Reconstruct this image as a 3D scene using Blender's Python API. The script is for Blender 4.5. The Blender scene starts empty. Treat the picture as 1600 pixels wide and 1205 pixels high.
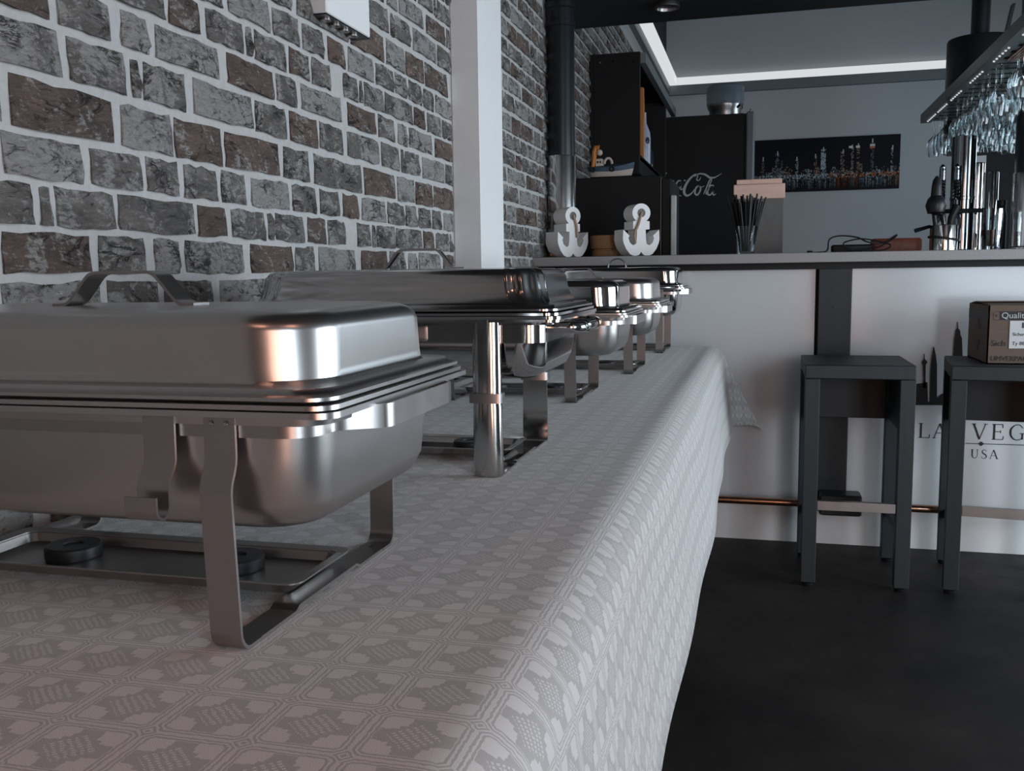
import bpy, bmesh, math, random
from mathutils import Vector, Matrix
random.seed(7)
S = bpy.context.scene
COL = S.collection
PI = math.pi

# ------------------------------------------------------------------ camera
HC = 1.20
FPX = 1467.0
yaw, pit, rol = [math.radians(a) for a in (14.887, 6.71, -0.766)]
fw = Vector((-math.sin(yaw)*math.cos(pit), math.cos(yaw)*math.cos(pit), -math.sin(pit)))
r0 = Vector((math.cos(yaw), math.sin(yaw), 0)); u0 = r0.cross(fw)
rt = r0*math.cos(rol)+u0*math.sin(rol); up = -r0*math.sin(rol)+u0*math.cos(rol)
cam_d = bpy.data.cameras.new('camera'); cam = bpy.data.objects.new('camera', cam_d); COL.objects.link(cam)
cam_d.sensor_width = 36; cam_d.lens = FPX/1600*36; cam_d.clip_start = .02; cam_d.clip_end = 60
cam.matrix_world = Matrix(((rt.x, up.x, -fw.x, 0), (rt.y, up.y, -fw.y, 0), (rt.z, up.z, -fw.z, HC), (0, 0, 0, 1)))
S.camera = cam

def at(px, py, Y):
    """point of the place seen at a photograph pixel, at distance Y along the wall"""
    d = fw + rt*((px-800)/FPX) - up*((py-602.5)/FPX)
    return Vector((0, 0, HC)) + d*(Y/d.y)

# ------------------------------------------------------------------ light
w = bpy.data.worlds.new('world'); S.world = w; w.use_nodes = True
bg = w.node_tree.nodes['Background']; bg.inputs[0].default_value = (.55, .68, .85, 1); bg.inputs[1].default_value = .35
S.view_settings.view_transform = 'Standard'; S.view_settings.look = 'None'
S.view_settings.gamma = 1; S.view_settings.use_curve_mapping = False
S.view_settings.exposure = 0.08

def area(name, loc, rot, sx, sy, col, power):
    l = bpy.data.lights.new(name, 'AREA'); l.shape = 'RECTANGLE'; l.size = sx; l.size_y = sy
    l.color = col; l.energy = power
    o = bpy.data.objects.new(name, l); COL.objects.link(o); o.location = loc; o.rotation_euler = rot
    return o
# daylight through the rear-right window, the warm glazed rear door and the right-hand window, plus an added back fill
area('daylight_rear_window', (2.25, -1.82, 1.35), (PI/2, 0, 0), 1.3, 1.9, (.74, .88, 1.0), 85)
area('daylight_rear_door', (.75, -1.82, 1.25), (PI/2, 0, 0), .8, 1.9, (1.0, .50, .33), 24)
area('daylight_side_window', (3.42, 2.8, 1.30), (PI/2, 0, PI/2), 3.0, 1.9, (.80, .91, 1.0), 150)
area('back_fill_light', (3.42, 7.5, 2.0), (PI/2, 0, PI/2), 1.6, 1.6, (.72, .87, 1.0), 40)  # added fill light that brightens the back wall, no window known there

def spot(name, loc, col, power, deg):
    l = bpy.data.lights.new(name, 'SPOT'); l.spot_size = math.radians(deg); l.spot_blend = 1.0; l.shadow_soft_size = .05
    l.color = col; l.energy = power
    o = bpy.data.objects.new(name, l); COL.objects.link(o); o.location = loc
# added unseen ceiling spots that warm the near end of the buffet
FILL_SPOTS = ((-.45, -.35), (.55, .15))
for x_, y_ in FILL_SPOTS: spot('fill_spot', (x_, y_, 2.44), (1.0, .47, .33), 12, 120)

# ------------------------------------------------------------------ node helpers
class NT:
    def __init__(s, name):
        s.m = bpy.data.materials.new(name); s.m.use_nodes = True; s.t = s.m.node_tree
        s.b = s.t.nodes['Principled BSDF']; s.out = s.t.nodes['Material Output']
    def n(s, typ, **k):
        x = s.t.nodes.new(typ)
        for a, v in k.items(): setattr(x, a, v)
        return x
    def l(s, a, b): s.t.links.new(a, b)
    def put(s, sock, v):
        if hasattr(v, 'links') or hasattr(v, 'is_linked'): s.l(v, sock)
        else: sock.default_value = v
    def ma(s, op, a, b=None, c=None):
        x = s.n('ShaderNodeMath', operation=op); s.put(x.inputs[0], a)
        if b is not None: s.put(x.inputs[1], b)
        if c is not None: s.put(x.inputs[2], c)
        return x.outputs[0]
    def mix(s, f, a, b):
        x = s.n('ShaderNodeMix', data_type='RGBA'); s.put(x.inputs[0], f); s.put(x.inputs[6], a); s.put(x.inputs[7], b)
        return x.outputs[2]
    def noise(s, scale, detail=4, rough=.55, vec=None, dist=0):
        x = s.n('ShaderNodeTexNoise'); x.inputs['Scale'].default_value = scale; x.inputs['Detail'].default_value = detail
        x.inputs['Roughness'].default_value = rough; x.inputs['Distortion'].default_value = dist
        if vec is not None: s.l(vec, x.inputs['Vector'])
        return x.outputs[0]
    def ramp(s, f, stops):
        x = s.n('ShaderNodeValToRGB'); s.l(f, x.inputs[0]); e = x.color_ramp.elements
        while len(e) < len(stops): e.new(.5)
        for i, (p, c) in enumerate(stops):
            e[i].position = p; e[i].color = c if len(c) == 4 else (*c, 1)
        return x.outputs[0]
    def bump(s, h, strength=.3, dist=.002):
        x = s.n('ShaderNodeBump'); x.inputs['Strength'].default_value = strength; x.inputs['Distance'].default_value = dist
        s.l(h, x.inputs['Height']); s.l(x.outputs[0], s.b.inputs['Normal'])
    def geo(s): return s.n('ShaderNodeTexCoord').outputs['Object']
    def pos(s): return s.n('ShaderNodeNewGeometry').outputs['Position']

def pr(name, col, rough=.5, metal=0, var=.12, scale=30, bump=0, **k):
    """plain procedural material: a colour with a little noise"""
    t = NT(name); v = t.pos()
    f = t.noise(scale, 4, .6, v)
    c0 = tuple(x*(1-var) for x in col)+(1,); c1 = tuple(min(1, x*(1+var)) for x in col)+(1,)
    t.l(t.mix(f, c0, c1), t.b.inputs['Base Color'])
    t.b.inputs['Roughness'].default_value = rough; t.b.inputs['Metallic'].default_value = metal
    for a, v2 in k.items(): t.b.inputs[a.replace('_', ' ')].default_value = v2
    if bump: t.bump(f, bump, .002)
    return t.m

def steel(name, col, rough, br=.06):
    t = NT(name); v = t.pos()
    mp = t.n('ShaderNodeMapping'); t.l(v, mp.inputs[0]); mp.inputs['Scale'].default_value = (14, 14, 700)
    f = t.noise(1, 3, .6, mp.outputs[0]); g = t.noise(22, 3, .5, v)
    t.l(t.mix(g, tuple(x*.94 for x in col)+(1,), tuple(col)+(1,)), t.b.inputs['Base Color'])
    t.b.inputs['Metallic'].default_value = 1
    t.l(t.ma('ADD', t.ma('MULTIPLY', g, br*2), rough-br), t.b.inputs['Roughness'])
    if rough > .3: t.bump(f, .04, .0004)
    return t.m

def emit(name, col, st):
    t = NT(name); t.b.inputs['Base Color'].default_value = (.02, .02, .02, 1)
    t.b.inputs['Emission Color'].default_value = (*col, 1); t.b.inputs['Emission Strength'].default_value = st
    return t.m

def glass(name, tint=(.93, .97, .97), gl=1.0, rough=.02):
    t = NT(name); t.t.nodes.remove(t.b)
    tr = t.n('ShaderNodeBsdfTransparent'); tr.inputs[0].default_value = (*tint, 1)
    gs = t.n('ShaderNodeBsdfGlossy'); gs.inputs['Roughness'].default_value = rough; gs.inputs[0].default_value = (.95, .97, 1, 1)
    fr = t.n('ShaderNodeFresnel'); fr.inputs[0].default_value = 1.5
    mx = t.n('ShaderNodeMixShader'); t.l(t.ma('MINIMUM', t.ma('ADD', t.ma('MULTIPLY', fr.outputs[0], 1.4*gl), .03), 1), mx.inputs[0])
    t.l(tr.outputs[0], mx.inputs[1]); t.l(gs.outputs[0], mx.inputs[2]); t.l(mx.outputs[0], t.out.inputs[0])
    return t.m

# ------------------------------------------------------------------ materials
def mat_mortar():
    t = NT('mortar'); v = t.pos(); f = t.noise(55, 6, .65, v); g = t.noise(6, 3, .5, v)
    c = t.mix(f, (.36, .355, .35, 1), (.58, .575, .57, 1)); c = t.mix(t.ma('MULTIPLY', g, .3), c, (.38, .375, .37, 1))
    t.l(c, t.b.inputs['Base Color']); t.b.inputs['Roughness'].default_value = .9; t.bump(f, .6, .004); return t.m
def mat_brick(kind):
    t = NT('brick_'+kind); v = t.pos()
    oi = t.n('ShaderNodeAttribute', attribute_name='seed').outputs['Fac']
    off = t.n('ShaderNodeVectorMath', operation='ADD'); t.l(v, off.inputs[0])
    cb = t.n('ShaderNodeCombineXYZ'); t.l(t.ma('MULTIPLY', oi, 37.0), cb.inputs[0]); t.l(cb.outputs[0], off.inputs[1])
    v2 = off.outputs[0]
    st = t.n('ShaderNodeMapping'); t.l(v2, st.inputs[0]); st.inputs['Scale'].default_value = (1, .62, 1.25); st.inputs['Rotation'].default_value = (.25, 0, 0)
    v3 = st.outputs[0]
    a = t.noise(24, 5, .65, v3, .5); b = t.noise(110, 6, .72, v3, .4); m = t.noise(13, 5, .7, v2, .8)
    if kind == 'grey': c0, c1, wl = (.13, .122, .115, 1), (.42, .388, .366, 1), .535
    elif kind == 'red': c0, c1, wl = (.11, .086, .076, 1), (.39, .27, .22, 1), .57
    else: c0, c1, wl = (.15, .140, .133, 1), (.45, .42, .40, 1), .47
    c = t.mix(t.ramp(a, [(.28, (0, 0, 0)), (.72, (1, 1, 1))]), c0, c1)
    c = t.mix(t.ma('MULTIPLY', oi, .35), c, (.10, .09, .085, 1))
    # lime bloom / whitewash in patches, dark pits
    ws = t.ramp(t.ma('ADD', t.ma('MULTIPLY', m, .6), t.ma('MULTIPLY', b, .45)), [(wl-.01, (0, 0, 0)), (wl+.05, (1, 1, 1))])
    c = t.mix(t.ma('MULTIPLY', ws, .85), c, (.60, .585, .57, 1))
    pt = t.ramp(b, [(.26, (1, 1, 1)), (.36, (0, 0, 0))]); c = t.mix(pt, c, (.022, .02, .02, 1))
    # ragged black chips and cracks
    cr = t.ma('ABSOLUTE', t.ma('SUBTRACT', t.noise(19, 6, .62, v3, .7), .5)); crk = t.ramp(cr, [(.004, (1, 1, 1)), (.030, (0, 0, 0))])
    crk = t.ma('MULTIPLY', crk, t.ramp(t.noise(15, 3, .5, v2), [(.50, (0, 0, 0)), (.60, (1, 1, 1))]))
    c = t.mix(t.ma('MULTIPLY', crk, .85), c, (.018, .016, .016, 1))
    t.l(c, t.b.inputs['Base Color']); t.b.inputs['Roughness'].default_value = .88
    t.bump(t.ma('ADD', t.ma('MULTIPLY', a, .7), t.ma('SUBTRACT', t.ma('MULTIPLY', b, .5), t.ma('MULTIPLY', crk, .35))), 1.0, .045)
    return t.m
def mat_cloth():
    t = NT('damask_cloth'); uv = t.n('ShaderNodeUVMap', uv_map='UVMap').outputs[0]
    sx = t.n('ShaderNodeSeparateXYZ'); t.l(uv, sx.inputs[0])
    wob = t.noise(160, 2, .5, uv)
    U = t.ma('ADD', t.ma('DIVIDE', sx.outputs[0], .0745), t.ma('MULTIPLY', t.ma('SUBTRACT', wob, .5), .05))
    V = t.ma('ADD', t.ma('DIVIDE', sx.outputs[1], .0675), t.ma('MULTIPLY', t.ma('SUBTRACT', wob, .5), .05))
    p = t.ma('SUBTRACT', t.ma('FRACT', U), .5); q = t.ma('SUBTRACT', t.ma('FRACT', V), .5)
    ap = t.ma('ABSOLUTE', p); aq = t.ma('ABSOLUTE', q)
    d = t.ma('SUBTRACT', .5, ap); e = t.ma('SUBTRACT', .5, aq)
    g = t.ma('MINIMUM', t.ma('MINIMUM', d, e), t.ma('SUBTRACT', t.ma('MULTIPLY', t.ma('ADD', d, e), .72), .075))
    # two pairs of fine lines following every cell border, chamfered at the crossings
    st = t.ma('SINE', t.ma('MULTIPLY', g, 2*PI/.052)); line = t.ma('GREATER_THAN', st, .1)
    inb = t.ma('LESS_THAN', g, .115)
    # light blocks in the four corners of a cell (stepped edge)
    step = t.ma('ADD', t.ma('SNAP', ap, .07), t.ma('SNAP', aq, .07))
    blk = t.ma('MULTIPLY', t.ma('GREATER_THAN', step, .34), t.ma('GREATER_THAN', t.ma('MINIMUM', ap, aq), .125))
    # basket-weave diamond in the middle
    dia = t.ma('LESS_THAN', t.ma('ADD', ap, aq), .285)
    ck = t.ma('GREATER_THAN', t.ma('SINE', t.ma('MULTIPLY', t.ma('ADD', p, q), 2*PI/.105)), .0)
    ck = t.ma('MULTIPLY', ck, t.ma('GREATER_THAN', t.ma('SINE', t.ma('MULTIPLY', t.ma('SUBTRACT', p, q), 2*PI/.07)), -.35))
    inner = t.ma('MAXIMUM', t.ma('MULTIPLY', dia, ck), t.ma('MULTIPLY', blk, t.ma('SUBTRACT', 1, dia)))
    pat = t.ma('ADD', t.ma('MULTIPLY', inb, line), t.ma('MULTIPLY', t.ma('SUBTRACT', 1, inb), inner))
    fine = t.noise(900, 2, .5, uv); big = t.noise(5, 3, .5, uv)
    pat = t.ma('ADD', t.ma('MULTIPLY', pat, .8), t.ma('MULTIPLY', fine, .25))
    c = t.mix(pat, (.335, .33, .325, 1), (.60, .595, .59, 1)); c = t.mix(t.ma('MULTIPLY', big, .15), c, (.46, .455, .45, 1))
    t.l(c, t.b.inputs['Base Color']); t.b.inputs['Roughness'].default_value = .75
    t.b.inputs['Sheen Weight'].default_value = .25
    t.bump(t.ma('ADD', t.ma('MULTIPLY', pat, .6), t.ma('MULTIPLY', fine, .5)), .35, .0012)
    return t.m
def mat_floor():
    t = NT('dark_vinyl_floor'); v = t.pos(); f = t.noise(2.2, 5, .6, v); g = t.noise(120, 3, .6, v); sc = t.noise(9, 6, .75, v)
    c = t.mix(t.ramp(f, [(.35, (0, 0, 0)), (.7, (1, 1, 1))]), (.008, .007, .007, 1), (.026, .021, .020, 1))
    c = t.mix(t.ramp(g, [(.74, (0, 0, 0)), (.80, (1, 1, 1))]), c, (.10, .095, .09, 1))
    t.l(c, t.b.inputs['Base Color']); t.l(t.ma('ADD', t.ma('MULTIPLY', sc, .3), .42), t.b.inputs['Roughness']); t.b.inputs['Specular IOR Level'].default_value = .25; t.bump(g, .08, .001); return t.m
def mat_wood(name, c0, c1, rough, sc=(40, 40, 3), bump=.15):
    t = NT(name); v = t.pos(); mp = t.n('ShaderNodeMapping'); t.l(v, mp.inputs[0]); mp.inputs['Scale'].default_value = sc
    f = t.noise(1, 6, .6, mp.outputs[0], .6)
    t.l(t.mix(f, (*c0, 1), (*c1, 1)), t.b.inputs['Base Color']); t.b.inputs['Roughness'].default_value = rough; t.bump(f, bump, .001); return t.m
def mat_attr(name, rough=.5):
    t = NT(name); a = t.n('ShaderNodeAttribute', attribute_name='print'); t.l(a.outputs['Color'], t.b.inputs['Base Color'])
    t.b.inputs['Roughness'].default_value = rough; t.b.inputs['Specular IOR Level'].default_value = .08; return t.m

M = dict(
    mortar=mat_mortar(), brick_grey=mat_brick('grey'), brick_red=mat_brick('red'), brick_white=mat_brick('white'),
    cloth=mat_cloth(), floor=mat_floor(),
    satin=steel('satin_steel', (.58, .565, .555), .30, .02), polish=steel('polished_steel', (.63, .63, .63), .085, .03),
    dull=steel('brushed_dull_steel', (.42, .40, .39), .33), chrome=steel('chrome', (.75, .76, .78), .05, .02),
    dark_metal=pr('dark_lacquered_metal', (.022, .027, .031), .32, .5), black_metal=pr('black_metal', (.015, .016, .018), .4, .3),
    white_paint=pr('white_paint', (.80, .795, .79), .55, var=.04, bump=.03), wall_grey=pr('pale_grey_wall_paint', (.47, .48, .49), .8, var=.05, scale=4, bump=.03),
    wall_dark=pr('dark_upper_wall_paint', (.02, .026, .034), .8), wall_room=pr('brown_room_wall', (.075, .055, .045), .85, var=.1, scale=3),
    darkchrome=steel('dark_chrome', (.22, .24, .26), .10, .03), sleeve=steel('brushed_chrome', (.80, .80, .80), .2, .04), alu=pr('aluminium_handle', (.62, .64, .66), .4, .3), posts=steel('post_steel', (.50, .49, .48), .12, .04), lid2=steel('buffed_steel', (.60, .59, .58), .15, .04), ceiling=pr('black_ceiling_paint', (.011, .011, .012), .75), ceil_pale=pr('pale_ceiling_paint', (.30, .32, .34), .85),
    panel=pr('glossy_white_panel', (.62, .63, .64), .13, var=.02, Specular_IOR_Level=.2),
    stone=pr('grey_stone_worktop', (.30, .285, .28), .5, var=.45, scale=220, bump=.1),
    ebony=mat_wood('dark_stained_wood', (.009, .0125, .0145), (.022, .029, .033), .55),
    oak=mat_wood('light_oak', (.58, .36, .28), (.80, .54, .45), .5, (6, 60, 60)),
    board=mat_wood('grey_board', (.10, .095, .09), (.17, .16, .15), .7, (30, 30, 8)),
    cork=pr('cork', (.30, .16, .075), .85, var=.4, scale=150, bump=.4), foam=pr('white_painted_wood', (.78, .77, .76), .65, var=.06, scale=60, bump=.05),
    rope=pr('jute_rope', (.36, .25, .18), .9, var=.3, scale=300), black_lam=pr('black_laminate', (.010, .010, .0105), .5, var=.2, Specular_IOR_Level=.25),
    black_pl=pr('black_plastic', (.007, .007, .008), .5, Specular_IOR_Level=.25), fridge=pr('black_fridge_panel', (.011, .0105, .0105), .55, var=.2, Specular_IOR_Level=.25),
    logo=pr('pale_lettering', (.50, .52, .54), .5, var=.05), ink=pr('black_print', (.012, .012, .014), .6),
    brass=steel('copper_rail', (.62, .36, .24), .22), grey_trim=pr('grey_trim', (.17, .19, .20), .5, var=.05),
    led=emit('led_light_strip', (.93, .97, 1.0), .68), fill_lens=emit('fill_spot_lens', (1.0, .6, .4), 3.0), led_dot=emit('led_dot', (.9, .95, 1.0), .6),
    glass=glass('clear_glass', gl=.6), acryl=pr('cloudy_blue_plastic', (.17, .22, .26), .3, var=.05, Alpha=.7),
    cola=pr('brown_drink', (.035, .010, .004), .1, var=.2), card=mat_wood('corrugated_cardboard', (.11, .075, .057), (.17, .118, .09), .85, (3, 3, 90), .08),
    paper=pr('white_paper_label', (.62, .63, .63), .7, var=.03), orange=pr('orange_plastic', (.60, .20, .03), .5, var=.2),
    ship_blue=pr('ship_blue_paint', (.045, .085, .13), .6, var=.3), ship_white=pr('ship_white_paint', (.55, .47, .41), .6, var=.1),
    redbrown=pr('red_brown_leather', (.22, .055, .025), .5, var=.4, scale=40), bottle=pr('white_bottle_glass', (.52, .55, .66), .25, var=.08),
    teal=pr('dark_glass', (.03, .045, .05), .12), table=mat_wood('pale_table_wood', (.30, .24, .18), (.42, .34, .26), .5),
    can=pr('burner_can_metal', (.06, .065, .07), .4, .8), rubber=pr('black_rubber', (.01, .01, .01), .8), grille=pr('rack_grille_copper', (.5, .3, .22), .35, .9),
    prnt=mat_attr('printed_canvas', .45), wire=pr('black_cable', (.008, .008, .009), .5), porcelain=pr('skin_tone_paint', (.45, .26, .18), .6))

# ------------------------------------------------------------------ geometry helpers
def fillet(pts, r, seg=4):
    pts = [Vector(p) for p in pts]; out = [pts[0]]
    for i in range(1, len(pts)-1):
        a, b, c = pts[i-1], pts[i], pts[i+1]
        rr = min(r, (a-b).length*.45, (c-b).length*.45)
        p0 = b+(a-b).normalized()*rr; p1 = b+(c-b).normalized()*rr
        for k in range(seg+1):
            t = k/seg; out.append(p0*(1-t)**2+b*2*t*(1-t)+p1*t*t)
    out.append(pts[-1]); return out

def rrect(hx, hy, r, n=5):
    """rounded rectangle, counter-clockwise, in xy"""
    r = min(r, hx*.98, hy*.98); o = []
    for cx, cy, a0 in ((hx-r, hy-r, 0), (-hx+r, hy-r, 90), (-hx+r, -hy+r, 180), (hx-r, -hy+r, 270)):
        for k in range(n+1):
            a = math.radians(a0+90*k/n); o.append((cx+r*math.cos(a), cy+r*math.sin(a)))
    return o

class MB:
    def __init__(s): s.v = []; s.f = []; s.mi = []; s.cur = 0
    def add(s, vs, fs):
        k = len(s.v); s.v += [tuple(x) for x in vs]; s.f += [tuple(i+k for i in f) for f in fs]; s.mi += [s.cur]*len(fs); return s
    def box(s, x0, x1, y0, y1, z0, z1):
        x0, x1 = sorted((x0, x1)); y0, y1 = sorted((y0, y1)); z0, z1 = sorted((z0, z1))
        return s.add([(x0, y0, z0), (x1, y0, z0), (x1, y1, z0), (x0, y1, z0), (x0, y0, z1), (x1, y0, z1), (x1, y1, z1), (x0, y1, z1)],
                     [(0, 3, 2, 1), (4, 5, 6, 7), (0, 1, 5, 4), (1, 2, 6, 5), (2, 3, 7, 6), (3, 0, 4, 7)])
    def obox(s, c, ux, uy, uz):
        c, ux, uy, uz = map(Vector, (c, ux, uy, uz)); vs = []
        for k in (-1, 1):
            for a, b in ((-1, -1), (1, -1), (1, 1), (-1, 1)): vs.append(c+ux*a+uy*b+uz*k)
        return s.add(vs, [(0, 3, 2, 1), (4, 5, 6, 7), (0, 1, 5, 4), (1, 2, 6, 5), (2, 3, 7, 6), (3, 0, 4, 7)])
    def cham(s, x0, x1, y0, y1, z0, z1, b=.004):
        """box with bevelled vertical and horizontal edges"""
        cx, cy = (x0+x1)/2, (y0+y1)/2; hx, hy = abs(x1-x0)/2, abs(y1-y0)/2; R = []
        for z, i in ((z0, b), (z0+b, 0), (z1-b, 0), (z1, b)):
            R.append([(cx+p, cy+q, z) for p, q in rrect(hx-i, hy-i, b, 1)])
        return s.loft(R)
    def loft(s, rings, cap0=True, cap1=True, closed=True):
        n = len(rings[0]); k = len(s.v); s.v += [tuple(p) for r in rings for p in r]; F = []
        for i in range(len(rings)-1):
            for j in range(n if closed else n-1):
                j2 = (j+1) % n; F.append((k+i*n+j, k+i*n+j2, k+(i+1)*n+j2, k+(i+1)*n+j))
        if cap0: F.append(tuple(k+j for j in reversed(range(n))))
        if cap1: F.append(tuple(k+(len(rings)-1)*n+j for j in range(n)))
        s.f += F; s.mi += [s.cur]*len(F); return s
    def lathe(s, prof, c=(0, 0, 0), n=24, cap0=True, cap1=True):
        R = [[(c[0]+r*math.cos(2*PI*j/n), c[1]+r*math.sin(2*PI*j/n), c[2]+z) for j in range(n)] for r, z in prof]
        return s.loft(R, cap0, cap1)
    def tube(s, path, r, n=8, rfun=None, cap=True):
        P = [Vector(p) for p in path]; R = []; ref = None
        for i, p in enumerate(P):
            t = (P[min(i+1, len(P)-1)]-P[max(i-1, 0)]).normalized()
            if ref is None: ref = Vector((0, 0, 1)) if abs(t.z) < .9 else Vector((1, 0, 0))
            a = t.cross(ref).normalized(); b = a.cross(t).normalized(); ref = b
            rr = r if rfun is None else rfun(i/(len(P)-1))
            R.append([p+a*(rr*math.cos(2*PI*j/n))+b*(rr*math.sin(2*PI*j/n)) for j in range(n)])
        return s.loft(R, cap, cap)
    def strap(s, path, wdir, width, th):
        """flat metal strip along path; wdir = width direction"""
        P = [Vector(p) for p in path]; w = Vector(wdir).normalized()*(width/2); R = []
        for i, p in enumerate(P):
            t = (P[min(i+1, len(P)-1)]-P[max(i-1, 0)]).normalized(); nn = t.cross(w).normalized()*(th/2)
            R.append([p-w-nn, p+w-nn, p+w+nn, p-w+nn])
        return s.loft(R)
    def band(s, pts, z0, z1, th):
        """closed vertical band (ring) following plan points"""
        n = len(pts); O = []; I = []
        for i, p in enumerate(pts):
            a = Vector(pts[i-1][:2]); b = Vector(pts[(i+1) % n][:2]); t = (b-a).normalized(); nn = Vector((t.y, -t.x))*th
            O.append((p[0], p[1])); I.append((p[0]-nn.x, p[1]-nn.y))
        return s.loft([[(*p, z0) for p in I], [(*p, z0) for p in O], [(*p, z1) for p in O], [(*p, z1) for p in I], [(*p, z0) for p in I]], False, False)
    def prism(s, pts2, fn, d):
        """polygon extruded: fn(u,v,w) maps to space, w in {0,d}"""
        n = len(pts2); vs = [fn(u, v, 0) for u, v in pts2]+[fn(u, v, d) for u, v in pts2]
        return s.add(vs, [tuple(reversed(range(n))), tuple(range(n, 2*n))]+[(i, (i+1) % n, n+(i+1) % n, n+i) for i in range(n)])
    def build(s, name, mat, parent=None, smooth=35, uv=None, attrs=None):
        o = None
        if parent is None:
            xs = [p[0] for p in s.v]; ys = [p[1] for p in s.v]; zs = [p[2] for p in s.v]
            org = Vector(((min(xs)+max(xs))/2, (min(ys)+max(ys))/2, min(zs)))
        else: org = WORLD[parent.name]
        me = bpy.data.meshes.new(name); me.from_pydata([tuple(Vector(p)-org) for p in s.v], [], s.f)
        mats = mat if isinstance(mat, (list, tuple)) else [mat]
        for m in mats: me.materials.append(m if not isinstance(m, str) else M[m])
        if len(mats) > 1: me.polygons.foreach_set('material_index', s.mi)
        bm = bmesh.new(); bm.from_mesh(me); bmesh.ops.recalc_face_normals(bm, faces=bm.faces); bm.to_mesh(me); bm.free()
        if smooth:
            me.polygons.foreach_set('use_smooth', [True]*len(me.polygons)); me.set_sharp_from_angle(angle=math.radians(smooth))
        o = bpy.data.objects.new(name, me); COL.objects.link(o)
        if smooth and smooth >= 40:
            wn = o.modifiers.new('weighted', 'WEIGHTED_NORMAL'); wn.keep_sharp = True; wn.weight = 80
        if parent is None: o.location = org
        else: o.parent = parent
        WORLD[o.name] = org
        return o
WORLD = {}

def empty(name, loc, label, cat, group=None):
    o = bpy.data.objects.new(name, None); COL.objects.link(o); o.location = loc; o.empty_display_size = .05
    WORLD[o.name] = Vector(loc); return tag(o, label, cat, group)
def tag(o, label, cat, group=None):
    o['label'] = label; o['category'] = cat
    if group: o['group'] = group
    return o
def struct(o, label=None):
    o['kind'] = 'structure'
    if label: o['label'] = label
    return o
def text_mesh(body, size, fn, name, mat, parent, shear=0, sx=1.0):
    """flat lettering: fn(u,v) maps text plane to space (u right, v up)"""
    cu = bpy.data.curves.new('t', 'FONT'); cu.body = body; cu.size = size; cu.shear = shear; cu.extrude = .0004
    ob = bpy.data.objects.new('t', cu); COL.objects.link(ob)
    bpy.context.view_layer.update(); dg = bpy.context.evaluated_depsgraph_get()
    me = bpy.data.meshes.new_from_object(ob.evaluated_get(dg)); bpy.data.objects.remove(ob)
    mb = MB(); mb.add([fn(v.co.x*sx, v.co.y, v.co.z) for v in me.vertices], [tuple(p.vertices) for p in me.polygons])
    bpy.data.meshes.remove(me)
    return mb.build(name, mat, parent, smooth=0)
def ribbon(mb, pts, ws, fn, d=.0008):
    """calligraphic stroke: plan points with widths; fn(u,v,w) maps to space"""
    P = [Vector((*p, 0)) for p in pts]
    # catmull-rom resample
    Q = []; W = []
    for i in range(len(P)-1):
        a, b, c, e = P[max(i-1, 0)], P[i], P[i+1], P[min(i+2, len(P)-1)]
        for k in range(5):
            t = k/5; Q.append(.5*((2*b)+(c-a)*t+(2*a-5*b+4*c-e)*t*t+(3*b-a-3*c+e)*t**3)); W.append(ws[i]*(1-t)+ws[i+1]*t)
    Q.append(P[-1]); W.append(ws[-1]); L = []; R = []
    for i, p in enumerate(Q):
        t = (Q[min(i+1, len(Q)-1)]-Q[max(i-1, 0)]); t = t.normalized() if t.length > 0 else Vector((1, 0, 0))
        n = Vector((-t.y, t.x, 0))*W[i]/2; L.append(p+n); R.append(p-n)
    mb.loft([[fn(l.x, l.y, 0), fn(r.x, r.y, 0), fn(r.x, r.y, d), fn(l.x, l.y, d)] for l, r in zip(L, R)])

# ------------------------------------------------------------------ the room shell
XW, YB, XR, YR = -1.0, 10.2, 3.4, -1.8
struct(MB().box(XW, XR, YR, YB, -.1, 0).build('floor', 'floor', smooth=0))
WL = MB(); WL.box(XW-.15, XW, YR, YB, 0, 3.12); WL.cur = 1; WL.box(XW-.15, XW, YR, YB, 3.12, 4.2)
wall_left = struct(WL.build('wall_left', ['mortar', 'wall_dark'], smooth=0))
struct(MB().box(XW, XR, YB, YB+.15, 0, 4.2).build('wall_back', 'wall_grey', smooth=0))
wr = MB(); wr.box(XW, .35, YR-.15, YR, 0, 2.47); wr.box(.35, 1.15, YR-.15, YR, 2.2, 2.47); wr.box(1.15, 1.6, YR-.15, YR, 0, 2.47)
wr.box(1.6, 2.9, YR-.15, YR, 0, .4); wr.box(1.6, 2.9, YR-.15, YR, 2.3, 2.47); wr.box(2.9, XR, YR-.15, YR, 0, 2.47)
struct(wr.build('wall_rear', 'wall_room', smooth=0))
wq = MB(); wq.box(XR, XR+.15, YR, 1.3, 0, 4.2); wq.box(XR, XR+.15, 1.3, 4.3, 0, .35); wq.box(XR, XR+.15, 1.3, 4.3, 2.25, 4.2); wq.box(XR, XR+.15, 4.3, 6.7, 0, 4.2)
wq.box(XR, XR+.15, 6.7, 8.3, 0, 1.2); wq.box(XR, XR+.15, 6.7, 8.3, 2.8, 4.2); wq.box(XR, XR+.15, 8.3, YB, 0, 4.2)
struct(wq.build('wall_right', 'wall_room', smooth=0))
YC = 5.0
struct(MB().box(XW, XR, YR, YC, 2.47, 2.6).build('ceiling', 'ceiling', smooth=0))
struct(MB().box(XW, XR, YC, YB, 4.05, 4.2).build('ceiling_raised', 'ceil_pale', smooth=0))
struct(MB().box(XW, XR, YC-.1, YC, 2.6, 4.05).build('ceiling_fascia', 'ceiling', smooth=0))
def frame(name, b, mat='white_paint'):
    mb = MB()
    for a in b: mb.box(*a)
    return struct(mb.build(name, mat, smooth=0))
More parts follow.
